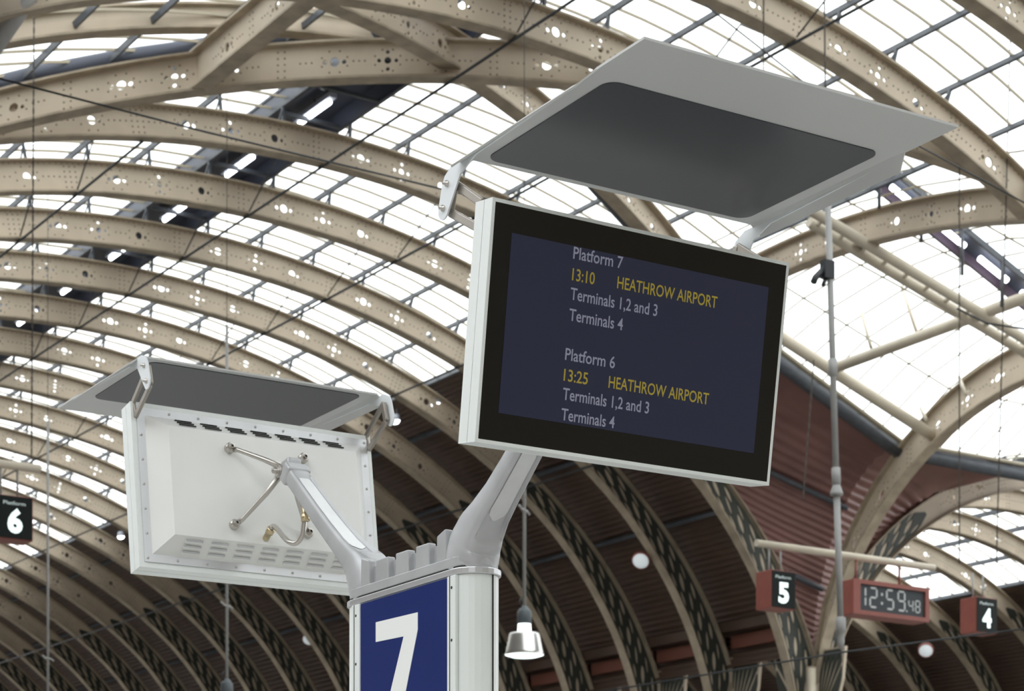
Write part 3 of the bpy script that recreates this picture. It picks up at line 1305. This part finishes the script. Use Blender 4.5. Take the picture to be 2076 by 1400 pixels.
cl = at_y(1727.5, 1172, ys_)
cr = at_y(1881.5, 1193, ys_)
Wc, Hc = cr.x - cl.x, .66
t = thing('station_clock', 'long red hanging digital clock reading 12:59:48', 'clock', Vector((cl.x, ys_, cl.z - Hc)))
bevel(MB().box((Wc / 2, .22, Hc / 2), (Wc, .40, Hc)).build('case', 'redbox', t), .015)
for (cx, cz_, sx, sz) in ((Wc / 2, Hc - .04, Wc, .08), (Wc / 2, .04, Wc, .08), (.09, Hc / 2, .18, Hc - .16), (Wc - .05, Hc / 2, .10, Hc - .16)):
    MB().box((cx, -.01, cz_), (sx, .06, sz)).build('rim', 'redbox', t)
MB().box((Wc / 2 + .03, .012, Hc / 2), (Wc - .26, .02, Hc - .14)).build('face', 'clockface', t)
SEG = {'0': 'abcdef', '1': 'bc', '2': 'abged', '4': 'fgbc', '5': 'afgcd', '8': 'abcdefg', '9': 'abcdfg'}


def seven(ch, x0, z0, w_, h_, th):
    mb = MB()
    h2 = h_ / 2
    R_ = {'a': (w_ / 2, h_, 1), 'g': (w_ / 2, h2, 1), 'd': (w_ / 2, 0, 1), 'f': (0, h2 * 1.5, 0), 'b': (w_, h2 * 1.5, 0), 'e': (0, h2 * .5, 0), 'c': (w_, h2 * .5, 0)}
    for s_ in SEG[ch]:
        x, z, hz = R_[s_]
        l = (w_ if hz else h2) * .88 / 2
        p = [(-l, 0), (-l + th / 2, th / 2), (l - th / 2, th / 2), (l, 0), (l - th / 2, -th / 2), (-l + th / 2, -th / 2)]
        if not hz:
            p = [(b_, a_) for a_, b_ in p]
        mb.prism(p, lambda a_, b_, q, x=x, z=z: Vector((x0 + x + a_, q, z0 + z + b_)), -.004, .004)
    return mb.build('digit', 'seg', t)


hx = .29
for ch, x0 in (('1', hx - .12), ('2', hx + .17), ('5', hx + .60), ('9', hx + .90)):
    seven(ch, x0, .17, .17, .36, .036)
for ch, x0 in (('4', hx + 1.18), ('8', hx + 1.36)):
    seven(ch, x0, .17, .11, .22, .024)
mb = MB()
for z in (.26, .43):
    mb.box((hx + .475, 0, z), (.045, .01, .05))
mb.box((hx + 1.125, 0, .17), (.03, .01, .03))
mb.build('colon', 'seg', t)
for xx in (.30, Wc - .55):
    MB().tube([(xx, .22, Hc), (xx, .22, a.z - t.location.z)], .025, 6).build('hanger', 'redbox', t)


# ------------------------------------------------------------------ mast, chains and wires at the right
top, bot = at_d(1676, 330, 30.0), at_d(1705, 1292, 30.0)
t = thing('hanging_mast', 'tall grey hanging mast in front of the column and clock', 'mast', bot)
ax = top - bot


def along(py):
    return ax * ((1292 - py) / (1292 - 330))


MB().tube([along(985), along(330)], .047, 10).build('upper_pipe', 'tubegrey', t)
MB().tube([along(1250), along(1000)], [.046, .05], 10).build('lower_pipe', 'tubegrey', t)
u_ = ax.normalized()
MB().lathe(along(1003), [(.05, -.02), (.10, 0), (.095, .03), (.05, .16), (.04, .17)], 12, u_).build('cone', 'tubegrey', t)
for y_, nm in ((745, 'sleeve'), (965, 'sleeve')):
    MB().lathe(along(y_), [(.04, -.13), (.066, -.12), (.066, .12), (.04, .13)], 12, u_).build(nm, 'tubegrey', t)
MB().lathe(along(1300), [(.001, -.12), (.035, -.1), (.05, 0), (.05, .12), (.075, .15), (.08, .34), (.045, .36)], 12, u_).build('end_fitting', 'tubegrey', t)
mb = MB()
c = along(548)
mb.box(c + Vector((-.05, 0, .0)), (.18, .12, .26))
mb.tube([c + Vector((-.10, 0, .02)), c + Vector((-.26, .02, -.14)), c + Vector((-.30, .02, -.22))], .05, 7)
mb.tube([c + Vector((-.08, 0, -.12)), c + Vector((-.12, .02, -.24))], .03, 6)
mb.build('clamp', 'dark', t)


def chain(x_, y0_, y1_, d, lb, link_=.07):
    a_, b_ = at_d(x_[0], y0_, d), at_d(x_[1], y1_, d)
    v = b_ - a_
    n = int(v.length / link_)
    mb = MB()
    for i in range(n):
        c = v * ((i + .5) / n)
        if i % 2:
            mb.box(c, (.026, .009, link_ * 1.2))
        else:
            mb.box(c, (.009, .026, link_ * 1.2))
    o = mb.build('chain', 'chain')
    o.location = a_
    return tag(o, lb, 'chain', 'hanging chains')


chain((70, 64), -170, 928, 32.5, 'dark chain hanging down the left edge above the sign with the 6')
chain((1548, 1548), -150, 175, 32.0, 'dark chain dropping behind the rear edge of the large sun visor')
chain((1670, 1674), -190, 332, 30.0, 'dark chain holding up the grey mast')
chain((1945, 1945), 240, 1140, 36.5, 'dark chain hanging from the right tip of the large sun visor', .09)
chain((2052, 2020), -60, 1140, 36.8, 'dark chain along the right edge of the view', .09)
chain((1650, 1628), 730, 1010, 40.0, 'thin chain in front of the red corrugated sheeting', .09)


def wire(pts, r, lb, m='dark'):
    o0 = Vector(pts[0])
    o = MB().tube([Vector(p) - o0 for p in pts], r, 6).build('cable', m)
    o.location = o0
    return tag(o, lb, 'cable', 'overhead cables')


wire([at_d(-30, 152, 24), at_d(420, 268, 25), at_d(900, 384, 26), at_d(1250, 462, 27)], .012,
     'thin dark cable sloping across the ribs from the left edge to the visor bracket')
wire([at_d(1430, 10, 28), at_d(1640, 175, 28.6), at_d(1880, 305, 29), at_d(2090, 418, 29)], .012,
     'thin dark cable sloping behind the right tip of the large sun visor')
wire([at_d(1180, 1408, 34), at_d(1703, 1322, 33), at_d(2090, 1272, 32)], .016, 'thin dark cable along the bottom right below the clock')
wire([at_d(1940, 625, 36), at_d(2000, 655, 36), at_d(2090, 668, 36)], .018, 'sagging dark cable under the cream roof tubes at the right edge')
tube_thing('roof_pipe', at_d(-30, 120, 30), at_d(90, -50, 30), .13, 'tubegrey', 'blurred grey pipe crossing the top left corner', 'pipe')

# ------------------------------------------------------------------ the information post
RZ = math.radians(-1.6)
OX, OY = 4.372, 7.29
post = thing('information_post', 'white aluminium information post with a blue panel and white 7', 'signpost', (OX, OY, 0), RZ)
HL, RW = .43, .095
ZB = 3.056


def stadium(hl, r, n=10):
    p = []
    for k in range(n + 1):
        a = math.pi * k / n
        p.append((r * math.cos(a), hl + r * math.sin(a)))
    for k in range(n + 1):
        a = math.pi + math.pi * k / n
        p.append((r * math.cos(a), -hl + r * math.sin(a)))
    return p


def stad_prism(hl, r, z0, z1, n=12):
    mb = MB().prism(stadium(hl, r, n), lambda a, b, t_: Vector((a, b, t_)), z0, z1)
    return mb


bevel(stad_prism(HL, RW, 0.02, ZB).build('body', 'white', post), .002)
bevel(stad_prism(HL, RW + .006, 0.0, .06).build('base_plinth', 'alu', post), .004)
bevel(stad_prism(HL + .004, RW + .008, ZB, ZB + .026).build('band', 'alu', post), .004)
stad_prism(HL, RW - .003, ZB + .026, ZB + .034).build('band_gap', 'slot', post)
# side panel, trims, screws, numeral on the face towards -X
pn0, pn1 = -.395, .335
MB().box((-RW - .003, (pn0 + pn1) / 2, 1.6), (.010, pn1 - pn0, 2 * (ZB - 1.6 - .006))).build('blue_panel', 'blue', post)
for y0_, y1_ in ((pn0 - .068, pn0 - .004), (pn1 + .004, pn1 + .075)):
    tr = MB().box((-RW - .005, (y0_ + y1_) / 2, 1.6), (.016, y1_ - y0_, 2 * (ZB - 1.6 - .002))).build('trim', 'white', post)
    bevel(tr, .004)
    MB().box((-RW - .0135, y0_ + (y1_ - y0_) * .62, 1.6), (.003, .003, 2 * (ZB - 1.6 - .004))).build('groove', 'slot', tr)
    for z in (ZB - .05, ZB - .255, ZB - .46):
        MB().lathe((-RW - .0128, (y0_ + y1_) / 2 - .006, z), [(.006, 0), (.006, .0015), (.001, .002)], 10, (-1, 0, 0)).build('screw', 'slot', tr)
MB().box((.028, -HL - RW + .002, 1.6), (.004, .006, 2 * (ZB - 1.6))).build('seam', 'slot', post)


def panel_pt(px, py):        # pixel on the post's -X face -> local (y, z)
    c, s = math.cos(RZ), math.sin(RZ)
    u = (px - PX) / F
    lx = -RW - .010
    # world = O + R(lx, ly); ray X = Y*k
    k_ = (SA + u * CA) / (CA - u * SA)
    ly = (k_ * (OY + s * lx) - (OX + c * lx)) / (-s - k_ * c)
    X, Y = OX + c * lx - s * ly, OY + s * lx + c * ly
    d = X * SA + Y * CA
    return ly, EYE + (HY - py) / F * d


def z3(x, y):
    return 680 + x / 2.8, 900 + y / 2.8


pp = [panel_pt(*z3(*q)) for q in ((228, 1010), (466, 953), (466, 1052), (398, 1400), (312, 1400), (386, 1090), (228, 1122))]
dv = (pp[3][0] - pp[2][0], pp[3][1] - pp[2][1])
dv2 = (pp[4][0] - pp[5][0], pp[4][1] - pp[5][1])
zb_ = pp[0][1] - 1.72 * abs(pp[1][0] - pp[0][0])
pp[3] = (pp[2][0] + dv[0] * (pp[2][1] - zb_) / -dv[1], zb_)
pp[4] = (pp[5][0] + dv2[0] * (pp[5][1] - zb_) / -dv2[1], zb_)
MB().prism(pp, lambda a_, b_, q: Vector((q, a_, b_)), -RW - .0078, -RW - .0095).build('numeral', 'numeral', post)

# cast head with slots
ZH = ZB + .034
bevel(stad_prism(HL, RW - .002, ZH, ZH + .04).build('head_base', 'cast', post), .004)
ys = [-.255, -.085, .085, .255]
edges_ = [-.36] + [e for y in ys for e in (y - .03, y + .03)] + [.36]
for sx in (-1, 1):
    for i in range(0, len(edges_), 2):
        y0_, y1_ = edges_[i], edges_[i + 1]
        mid = (y0_ + y1_) / 2
        rise = .012 + .10 * max(0, abs(mid) - .2)
        poly = [(y0_, ZH + .03), (y1_, ZH + .03), (y1_ - .004, ZH + .118 + rise + (.02 if y1_ > .3 else 0)), (y0_ + .004, ZH + .118 + rise + (.02 if y0_ < -.3 else 0))]
        o = MB().prism(poly, lambda a_, b_, q: Vector((q, a_, b_)), sx * (RW - .004), sx * (RW - .042)).build('head_block', 'cast', post)
        bevel(o, .006)
MB().box((0, 0, ZH + .060), (.128, .74, .11)).build('head_core', 'cast', post)


# swept arms with grooved faces
def arm(sgn):
    path = [(.40, 3.085, .0935, .125), (.41, 3.13, .093, .118), (.435, 3.185, .089, .100), (.48, 3.238, .081, .078), (.55, 3.290, .072, .060), (.64, 3.352, .065, .051),
            (.76, 3.442, .061, .046), (.88, 3.535, .058, .044), (1.0, 3.632, .056, .042), (1.10, 3.712, .054, .041), (1.165, 3.764, .053, .040)]
    # resample
    pts = []
    for i in range(len(path) - 1):
        for q in range(4):
            k_ = q / 4
            pts.append([path[i][j] * (1 - k_) + path[i + 1][j] * k_ for j in range(4)])
    pts.append(list(path[-1]))
    n = len(pts)
    mb = MB()
    sec_n = 32
    vs = []
    for i, (y, z, wd, dp) in enumerate(pts):
        a_, b_ = pts[max(0, i - 1)], pts[min(n - 1, i + 1)]
        tv = Vector((0, sgn * (b_[0] - a_[0]), b_[1] - a_[1])).normalized()
        nv = Vector((0, -tv.z, tv.y)) * (1 if True else -1)
        f_ = i / (n - 1)
        g = max(0.0, min(1.0, (f_ - .30) / .07)) * max(0.0, min(1.0, (.95 - f_) / .05))
        for k_ in range(sec_n):
            an = 2 * math.pi * k_ / sec_n
            ca, sa = math.cos(an), math.sin(an)
            e = .42 + .55 * max(0.0, 1 - f_ / .32)
            x = wd * math.copysign(abs(ca) ** e, ca)
            d_ = dp * math.copysign(abs(sa) ** e, sa)
            if abs(x) < wd * .70 and abs(sa) > .3:
                d_ *= 1 - .30 * g
            vs.append(Vector((x, sgn * y, z)) + nv * d_)
    fs = [(i * sec_n + k_, i * sec_n + (k_ + 1) % sec_n, (i + 1) * sec_n + (k_ + 1) % sec_n, (i + 1) * sec_n + k_) for i in range(n - 1) for k_ in range(sec_n)]
    fs += [list(range(sec_n)), [(n - 1) * sec_n + k_ for k_ in range(sec_n)]]
    mb.add(vs, fs, True)
    o = mb.build('arm', 'cast', post)
    wn = o.modifiers.new('ws', 'EDGE_SPLIT')
    wn.split_angle = math.radians(35)
    # lighter strips lying in the grooves
    for fc in (-1, 1):
        sv = []
        for i in range(int(n * .40), int(n * .93)):
            y, z, wd, dp = pts[i]
            a_, b_ = pts[max(0, i - 1)], pts[min(n - 1, i + 1)]
            tv = Vector((0, sgn * (b_[0] - a_[0]), b_[1] - a_[1])).normalized()
            nv = Vector((0, -tv.z, tv.y)) * fc
            f2 = (i - int(n * .40)) / (int(n * .93) - int(n * .40) - 1)
            hw_ = wd * .56 * math.sqrt(max(.02, 1 - (max(0, abs(f2 - .5) - .40) / .10) ** 2))
            sv += [Vector((x_, sgn * y, z)) + nv * (dp * .735) for x_ in (-hw_, hw_)]
        m_ = len(sv) // 2
        MB().add(sv, [(2 * i, 2 * i + 1, 2 * i + 3, 2 * i + 2) for i in range(m_ - 1)], True).build('arm_inset', 'castl', o)
    # end collar
    e = MB()
    A_, B_ = Vector((0, sgn * 1.15, 3.752)), Vector((0, sgn * 1.20, 3.792))
    e.bar(A_, B_, .118, .094, (0, -sgn * .55, .83))
    bevel(e.build('arm_collar', 'cast', post), .012, 3)


arm(1)
arm(-1)


# ------------------------------------------------------------------ displays
TH = math.radians(8.5)
WD, HT, DP = 1.25, .79, .112
RT = Matrix.Rotation(-TH, 3, 'X')


def U(x, y, z):                     # upright display frame -> tilted local frame
    return RT @ Vector((x, y, z))


def rounded(x0, x1, y0, y1, r, n=6):
    p = []
    for cx, cy, a0 in ((x1 - r, y1 - r, 0), (x0 + r, y1 - r, 90), (x0 + r, y0 + r, 180), (x1 - r, y0 + r, 270)):
        for k_ in range(n + 1):
            a_ = math.radians(a0 + 90 * k_ / n)
            p.append((cx + r * math.cos(a_), cy + r * math.sin(a_)))
    return p


def build_display(loc, rz, label):
    D = thing('display_screen', label, 'display', loc, 0, 'departure displays')
    D.rotation_euler = (TH, 0, rz)
    hw, hh = WD / 2, HT / 2
    # frame: two stacked extrusions with a shadow groove
    def ring(y0, y1, out, inn):
        mb = MB()
        for (cx, cz, sx, sz) in ((0, hh - inn / 2, 2 * hw, inn), (0, -hh + inn / 2, 2 * hw, inn),
                                 (-hw + inn / 2, 0, inn, 2 * hh - 2 * inn), (hw - inn / 2, 0, inn, 2 * hh - 2 * inn)):
            mb.box((cx, (y0 + y1) / 2, cz), (sx, y1 - y0, sz))
        return mb
    ring(0, DP * .47, 0, .012).build('front_frame', 'white', D)
    ring(DP * .50, DP, 0, .05).build('rear_frame', 'white', D)
    MB().box((0, DP * .5, 0), (2 * hw - .008, DP * .3, 2 * hh - .008)).build('core', 'slot', D)
    # front glass
    MB().box((0, .006, 0), (2 * hw - .024, .012, 2 * hh - .024)).build('bezel', 'bezel', D)
    scr = MB().box((-.001, .0005, .003), (1.083, .004, .585)).build('screen', 'screen', D)
    # back pan
    fl = MB().box((0, DP + .003, 0), (2 * hw - .05, .008, 2 * hh - .05)).build('pan_flange', 'alu', D)
    bw, bh, tw, th_ = hw - .062, hh - .062, hw - .14, hh - .135
    yb0, yb1 = DP + .006, DP + .10
    def quad(nm, m, pts):
        return MB().add(pts, [(0, 1, 2, 3)]).build(nm, m, D, fix=False)
    A = [Vector((sx * bw, yb0, sz * bh)) for sx, sz in ((-1, -1), (1, -1), (1, 1), (-1, 1))]
    B = [Vector((sx * tw, yb1, sz * th_)) for sx, sz in ((-1, -1), (1, -1), (1, 1), (-1, 1))]
    pan = MB().add(A + B, [(4, 5, 6, 7), (0, 1, 5, 4), (1, 2, 6, 5), (2, 3, 7, 6), (3, 0, 4, 7), (3, 2, 1, 0)]).build('back_pan', 'panw', D)
    # louvres on the upper and lower slopes
    for sz in (-1, 1):
        c0, c1 = Vector((0, yb0, sz * bh)), Vector((0, yb1, sz * th_))
        dn = (c1 - c0)
        sl = dn.normalized()
        nr = Vector((0, sl.z * -1, sl.y)) if sz > 0 else Vector((0, sl.z, -sl.y))
        if nr.y < 0:
            nr = -nr
        if nr.z * sz < 0:
            nr = Vector((0, nr.y, nr.z))
        nr = Vector((1, 0, 0)).cross(sl)
        if nr.y < 0:
            nr = -nr
        for col_ in range(7):
            for row in range(3):
                c = c0 + dn * (.24 + .26 * row) + Vector(((col_ - 3) * .128, 0, 0))
                o = MB()
                pl = rounded(-.045, .045, -.010, .010, .0095, 5)
                o.prism(pl, lambda a_, b_, q: c + Vector((a_, 0, 0)) + sl * b_ + nr * q, .0, .006)
                lo = o.build('louvre', 'panw' if sz < 0 else 'panw', pan)
                bevel(lo, .003)
                o = MB()
                pl = rounded(-.043, .043, -.0045, .0045, .004, 4)
                cc = c + sl * (.0075) + nr * .004
                o.prism(pl, lambda a_, b_, q: cc + Vector((a_, 0, 0)) + sl * b_ + nr * q, .0, .0045)
                o.build('vent_slot', 'slot' if sz > 0 else 'alu', pan)
    # flange screws
    for i in range(9):
        x = -hw + .04 + i * (2 * hw - .08) / 8
        for z in (-hh + .042, hh - .042):
            MB().lathe((x, DP + .006, z), [(.0065, 0), (.006, .004), (.001, .005)], 8, (0, 1, 0)).build('screw', 'screwm', fl)
    for i in range(1, 6):
        z = -hh + .042 + i * (2 * hh - .084) / 6
        for x in (-hw + .042, hw - .042):
            MB().lathe((x, DP + .006, z), [(.0065, 0), (.006, .004), (.001, .005)], 8, (0, 1, 0)).build('screw', 'screwm', fl)
    # spider mount
    hub = Vector((0, yb1 + .225, .03))
    for sx in (-1, 1):
        for sz in (-1, 1):
            ft = Vector((sx * .19, yb1, sz * .185))
            kn = ft + Vector((-sx * .028, .045, -sz * .018))
            lg = MB().tube([hub + Vector((sx * .025, -.01, sz * .01)), hub.lerp(kn, .5) + Vector((0, .004, 0)), kn, kn.lerp(ft, .5) + Vector((0, .004, 0))], [.017, .0125, .0105, .013], 10).build('mount_leg', 'steel', D)
            MB().lathe(ft, [(.024, 0), (.024, .022), (.019, .028), (.019, .032), (.011, .033), (.011, .046), (.006, .047), (.005, .038)], 16, (0, 1, 0), False).build('foot', 'steel', lg)
    hb = MB().box(hub + Vector((0, .03, 0)), (.075, .085, .07))
    ho = bevel(hb.build('mount_hub', 'cast', D), .016, 3)
    for sx in (-1, 1):
        MB().lathe(hub + Vector((sx * .037, .0, -.015)), [(.03, 0), (.03, .016), (.024, .017), (.024, .024), (.014, .025), (.013, .045), (.001, .05)], 14, (sx, 0, 0), False).build('pivot_bolt', 'steel', ho)
    # sun visor (level although the display leans)
    zt = .588
    yf, ybk = -.92, .15
    vs = MB()
    pl = [(-hw, yf), (hw, yf), (hw, ybk), (-hw, ybk)]
    fo_ = hw - .014
    plan = [(-hw, yf), (hw, yf), (hw, -.67), (fo_, -.60), (fo_, ybk), (-fo_, ybk), (-fo_, -.60), (-hw, -.67)]
    V = MB().prism(plan, lambda a_, b_, q: U(a_, b_, q), zt, zt + .008).build('visor', 'visor', D)
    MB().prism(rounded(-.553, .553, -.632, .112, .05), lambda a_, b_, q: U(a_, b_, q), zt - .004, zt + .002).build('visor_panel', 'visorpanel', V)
    for sx in (-1, 1):
        # side flange tapering towards the front, with a round-ended tongue behind
        secs = [(-.67, [(hw - .006, zt + .008), (hw - .006, zt), (hw - .003, zt - .001), (hw, zt + .004)])]
        secs += [(q_, [(fo_, zt + .008), (fo_, zt), (hw + .036, zt - .040), (hw + .041, zt - .036)]) for q_ in (-.60, ybk)]
        vv_ = [U(sx * a_, q_, b_) for q_, l_ in secs for a_, b_ in l_]
        ff_ = [(4 * i_ + k_, 4 * i_ + (k_ + 1) % 4, 4 * i_ + 4 + (k_ + 1) % 4, 4 * i_ + 4 + k_) for i_ in (0, 1) for k_ in range(4)] + [(3, 2, 1, 0), (8, 9, 10, 11)]
        MB().add(vv_, ff_).build('side_lip', 'visor', V)
        tng = []
        c1 = (.265, zt - .140)
        for k_ in range(9):
            a_ = math.radians(-150 + 180 * k_ / 8)
            tng.append((c1[0] + .036 * math.cos(a_), c1[1] + .036 * math.sin(a_)))
        poly = [(.20, zt - .006), (-.54, zt - .004), (-.58, zt - .008), (.05, zt - .022), (.15, zt - .055)] + tng + [(.272, zt - .055), (.255, zt - .030)]
        x0_ = sx * (hw - .002)
        o = MB().prism(poly, lambda a_, b_, q: U(q, a_, b_), x0_, x0_ + sx * .006).build('side_flange', 'visortop', V)
        for (by, bz_) in ((.235, zt - .062), (.262, zt - .138)):
            MB().lathe(U(x0_ + sx * .006, by, bz_), [(.011, 0), (.011, .006), (.006, .007), (.006, .018), (.001, .019)], 10, (sx, 0, 0)).build('bolt', 'steel', o)
        # bracket: open loop from the tongue to the top of the housing
        xi = sx * (hw - .018)
        p1, p2 = U(xi, .225, zt - .06), U(xi, .255, zt - .15)
        q1, q2 = Vector((xi, DP - .012, hh - .002)), Vector((xi, DP + .014, hh - .075))
        mb = MB()
        mb.bar(p1, q1, .030, .014, (1, 0, 0))
        mb.bar(p2, q2, .030, .014, (1, 0, 0))
        mb.bar(p1, p2, .030, .020, (1, 0, 0))
        mb.bar(q1, q2, .030, .012, (1, 0, 0))
        bevel(mb.build('visor_bracket', 'bronze', V), .004)
    return D, scr


def world(lx, ly):
    c, s = math.cos(RZ), math.sin(RZ)
    return OX + c * lx - s * ly, OY + s * lx + c * ly


fx, fy = world(0, -1.54)
rx_, ry_ = world(.0, 1.675)
D1, SCR = build_display((fx, fy, 3.682), RZ - math.radians(.3), 'large departure display facing the viewer with grey and yellow text')
D2, SCR2 = build_display((rx_, ry_, 3.717), RZ + math.pi, 'rear departure display seen from its white back with mounting arms')

# text on the front screen, laid out in screen coordinates
bpy.context.view_layer.update()
Mw = D1.matrix_world.copy()
Mi = Mw.inverted()


def scr_pt(px, py):
    d = 7.0
    o_ = Mi @ Vector((0, 0, EYE))
    q = Mi @ at_d(px, py, d)
    v = q - o_
    k_ = (-.002 - o_.y) / v.y
    p = o_ + v * k_
    return p.x, p.z


LINES = [('Platform 7', 'textw', 1161.5, 525, 1262, 543, 21), ('13:10', 'texty', 1159, 570, 1205, 574, 24), ('HEATHROW AIRPORT', 'texty', 1250.5, 585, 1453, 623, 23),
         ('Terminals 1,2 and 3', 'textw', 1155.5, 609, 1332, 638, 22), ('Terminals 4', 'textw', 1153, 650, 1262, 668, 22), ('Platform 6', 'textw', 1145, 730, 1246, 745, 21),
         ('13:25', 'texty', 1142, 772, 1191, 778, 24), ('HEATHROW AIRPORT', 'texty', 1233, 787, 1436, 818, 23), ('Terminals 1,2 and 3', 'textw', 1140, 811, 1315, 836, 22),
         ('Terminals 4', 'textw', 1137, 851, 1245, 867, 22)]
for body, m, xa, ya, xb, yb_, cap in LINES:
    x0_, z0_ = scr_pt(xa, ya)
    x1_, z1_ = scr_pt(xb, yb_)
    _, zc_ = scr_pt(xa, ya - cap)
    z0_ = (z0_ + z1_) / 2
    place_text('text_line', body, m, SCR, lambda a_, b_: Vector((a_, -.0024, b_)), x0_, x1_, z0_, .0385, .011)

# flexible conduit from the rear arm to the rear display
bpy.context.view_layer.update()
Pi = post.matrix_world.inverted()


def rear_pt(x, y, z):
    return Pi @ (D2.matrix_world @ Vector((x, y, z)))


g0 = Vector((-.02, 1.03, 3.60))
g1 = rear_pt(.03, DP + .10, -.225)
mb = MB()
ctrl = [g0, g0 + Vector((0, .01, -.07)), g0 + Vector((-.005, .02, -.125)), g0 + Vector((-.02, .05, -.16)), g0 + Vector((-.04, .10, -.145)), g1 + Vector((0.005, -.10, .03)), g1 + Vector((0, -.06, .03)), g1]
pts = []
for i in range(len(ctrl) - 1):
    p0, p1, p2, p3 = ctrl[max(0, i - 1)], ctrl[i], ctrl[i + 1], ctrl[min(len(ctrl) - 1, i + 2)]
    for q in range(6):
        t_ = q / 6
        pts.append(.5 * ((2 * p1) + (p2 - p0) * t_ + (2 * p0 - 5 * p1 + 4 * p2 - p3) * t_ ** 2 + (3 * p1 - p0 - 3 * p2 + p3) * t_ ** 3))
pts.append(ctrl[-1])
mb.tube(pts, .0125, 10)
co = mb.build('conduit', 'steel', post)
MB().lathe(g0 + Vector((0, 0, -.05)), [(.012, -.02), (.021, -.018), (.021, .012), (.017, .014), (.017, .05)], 8, (0, 0, 1)).build('gland', 'brass', co)
MB().lathe(g1 + Vector((0, -.05, .02)), [(.012, -.02), (.02, -.018), (.02, .012), (.016, .014), (.016, .055)], 8, (g1 - pts[-4]).normalized()).build('gland', 'brass', co)
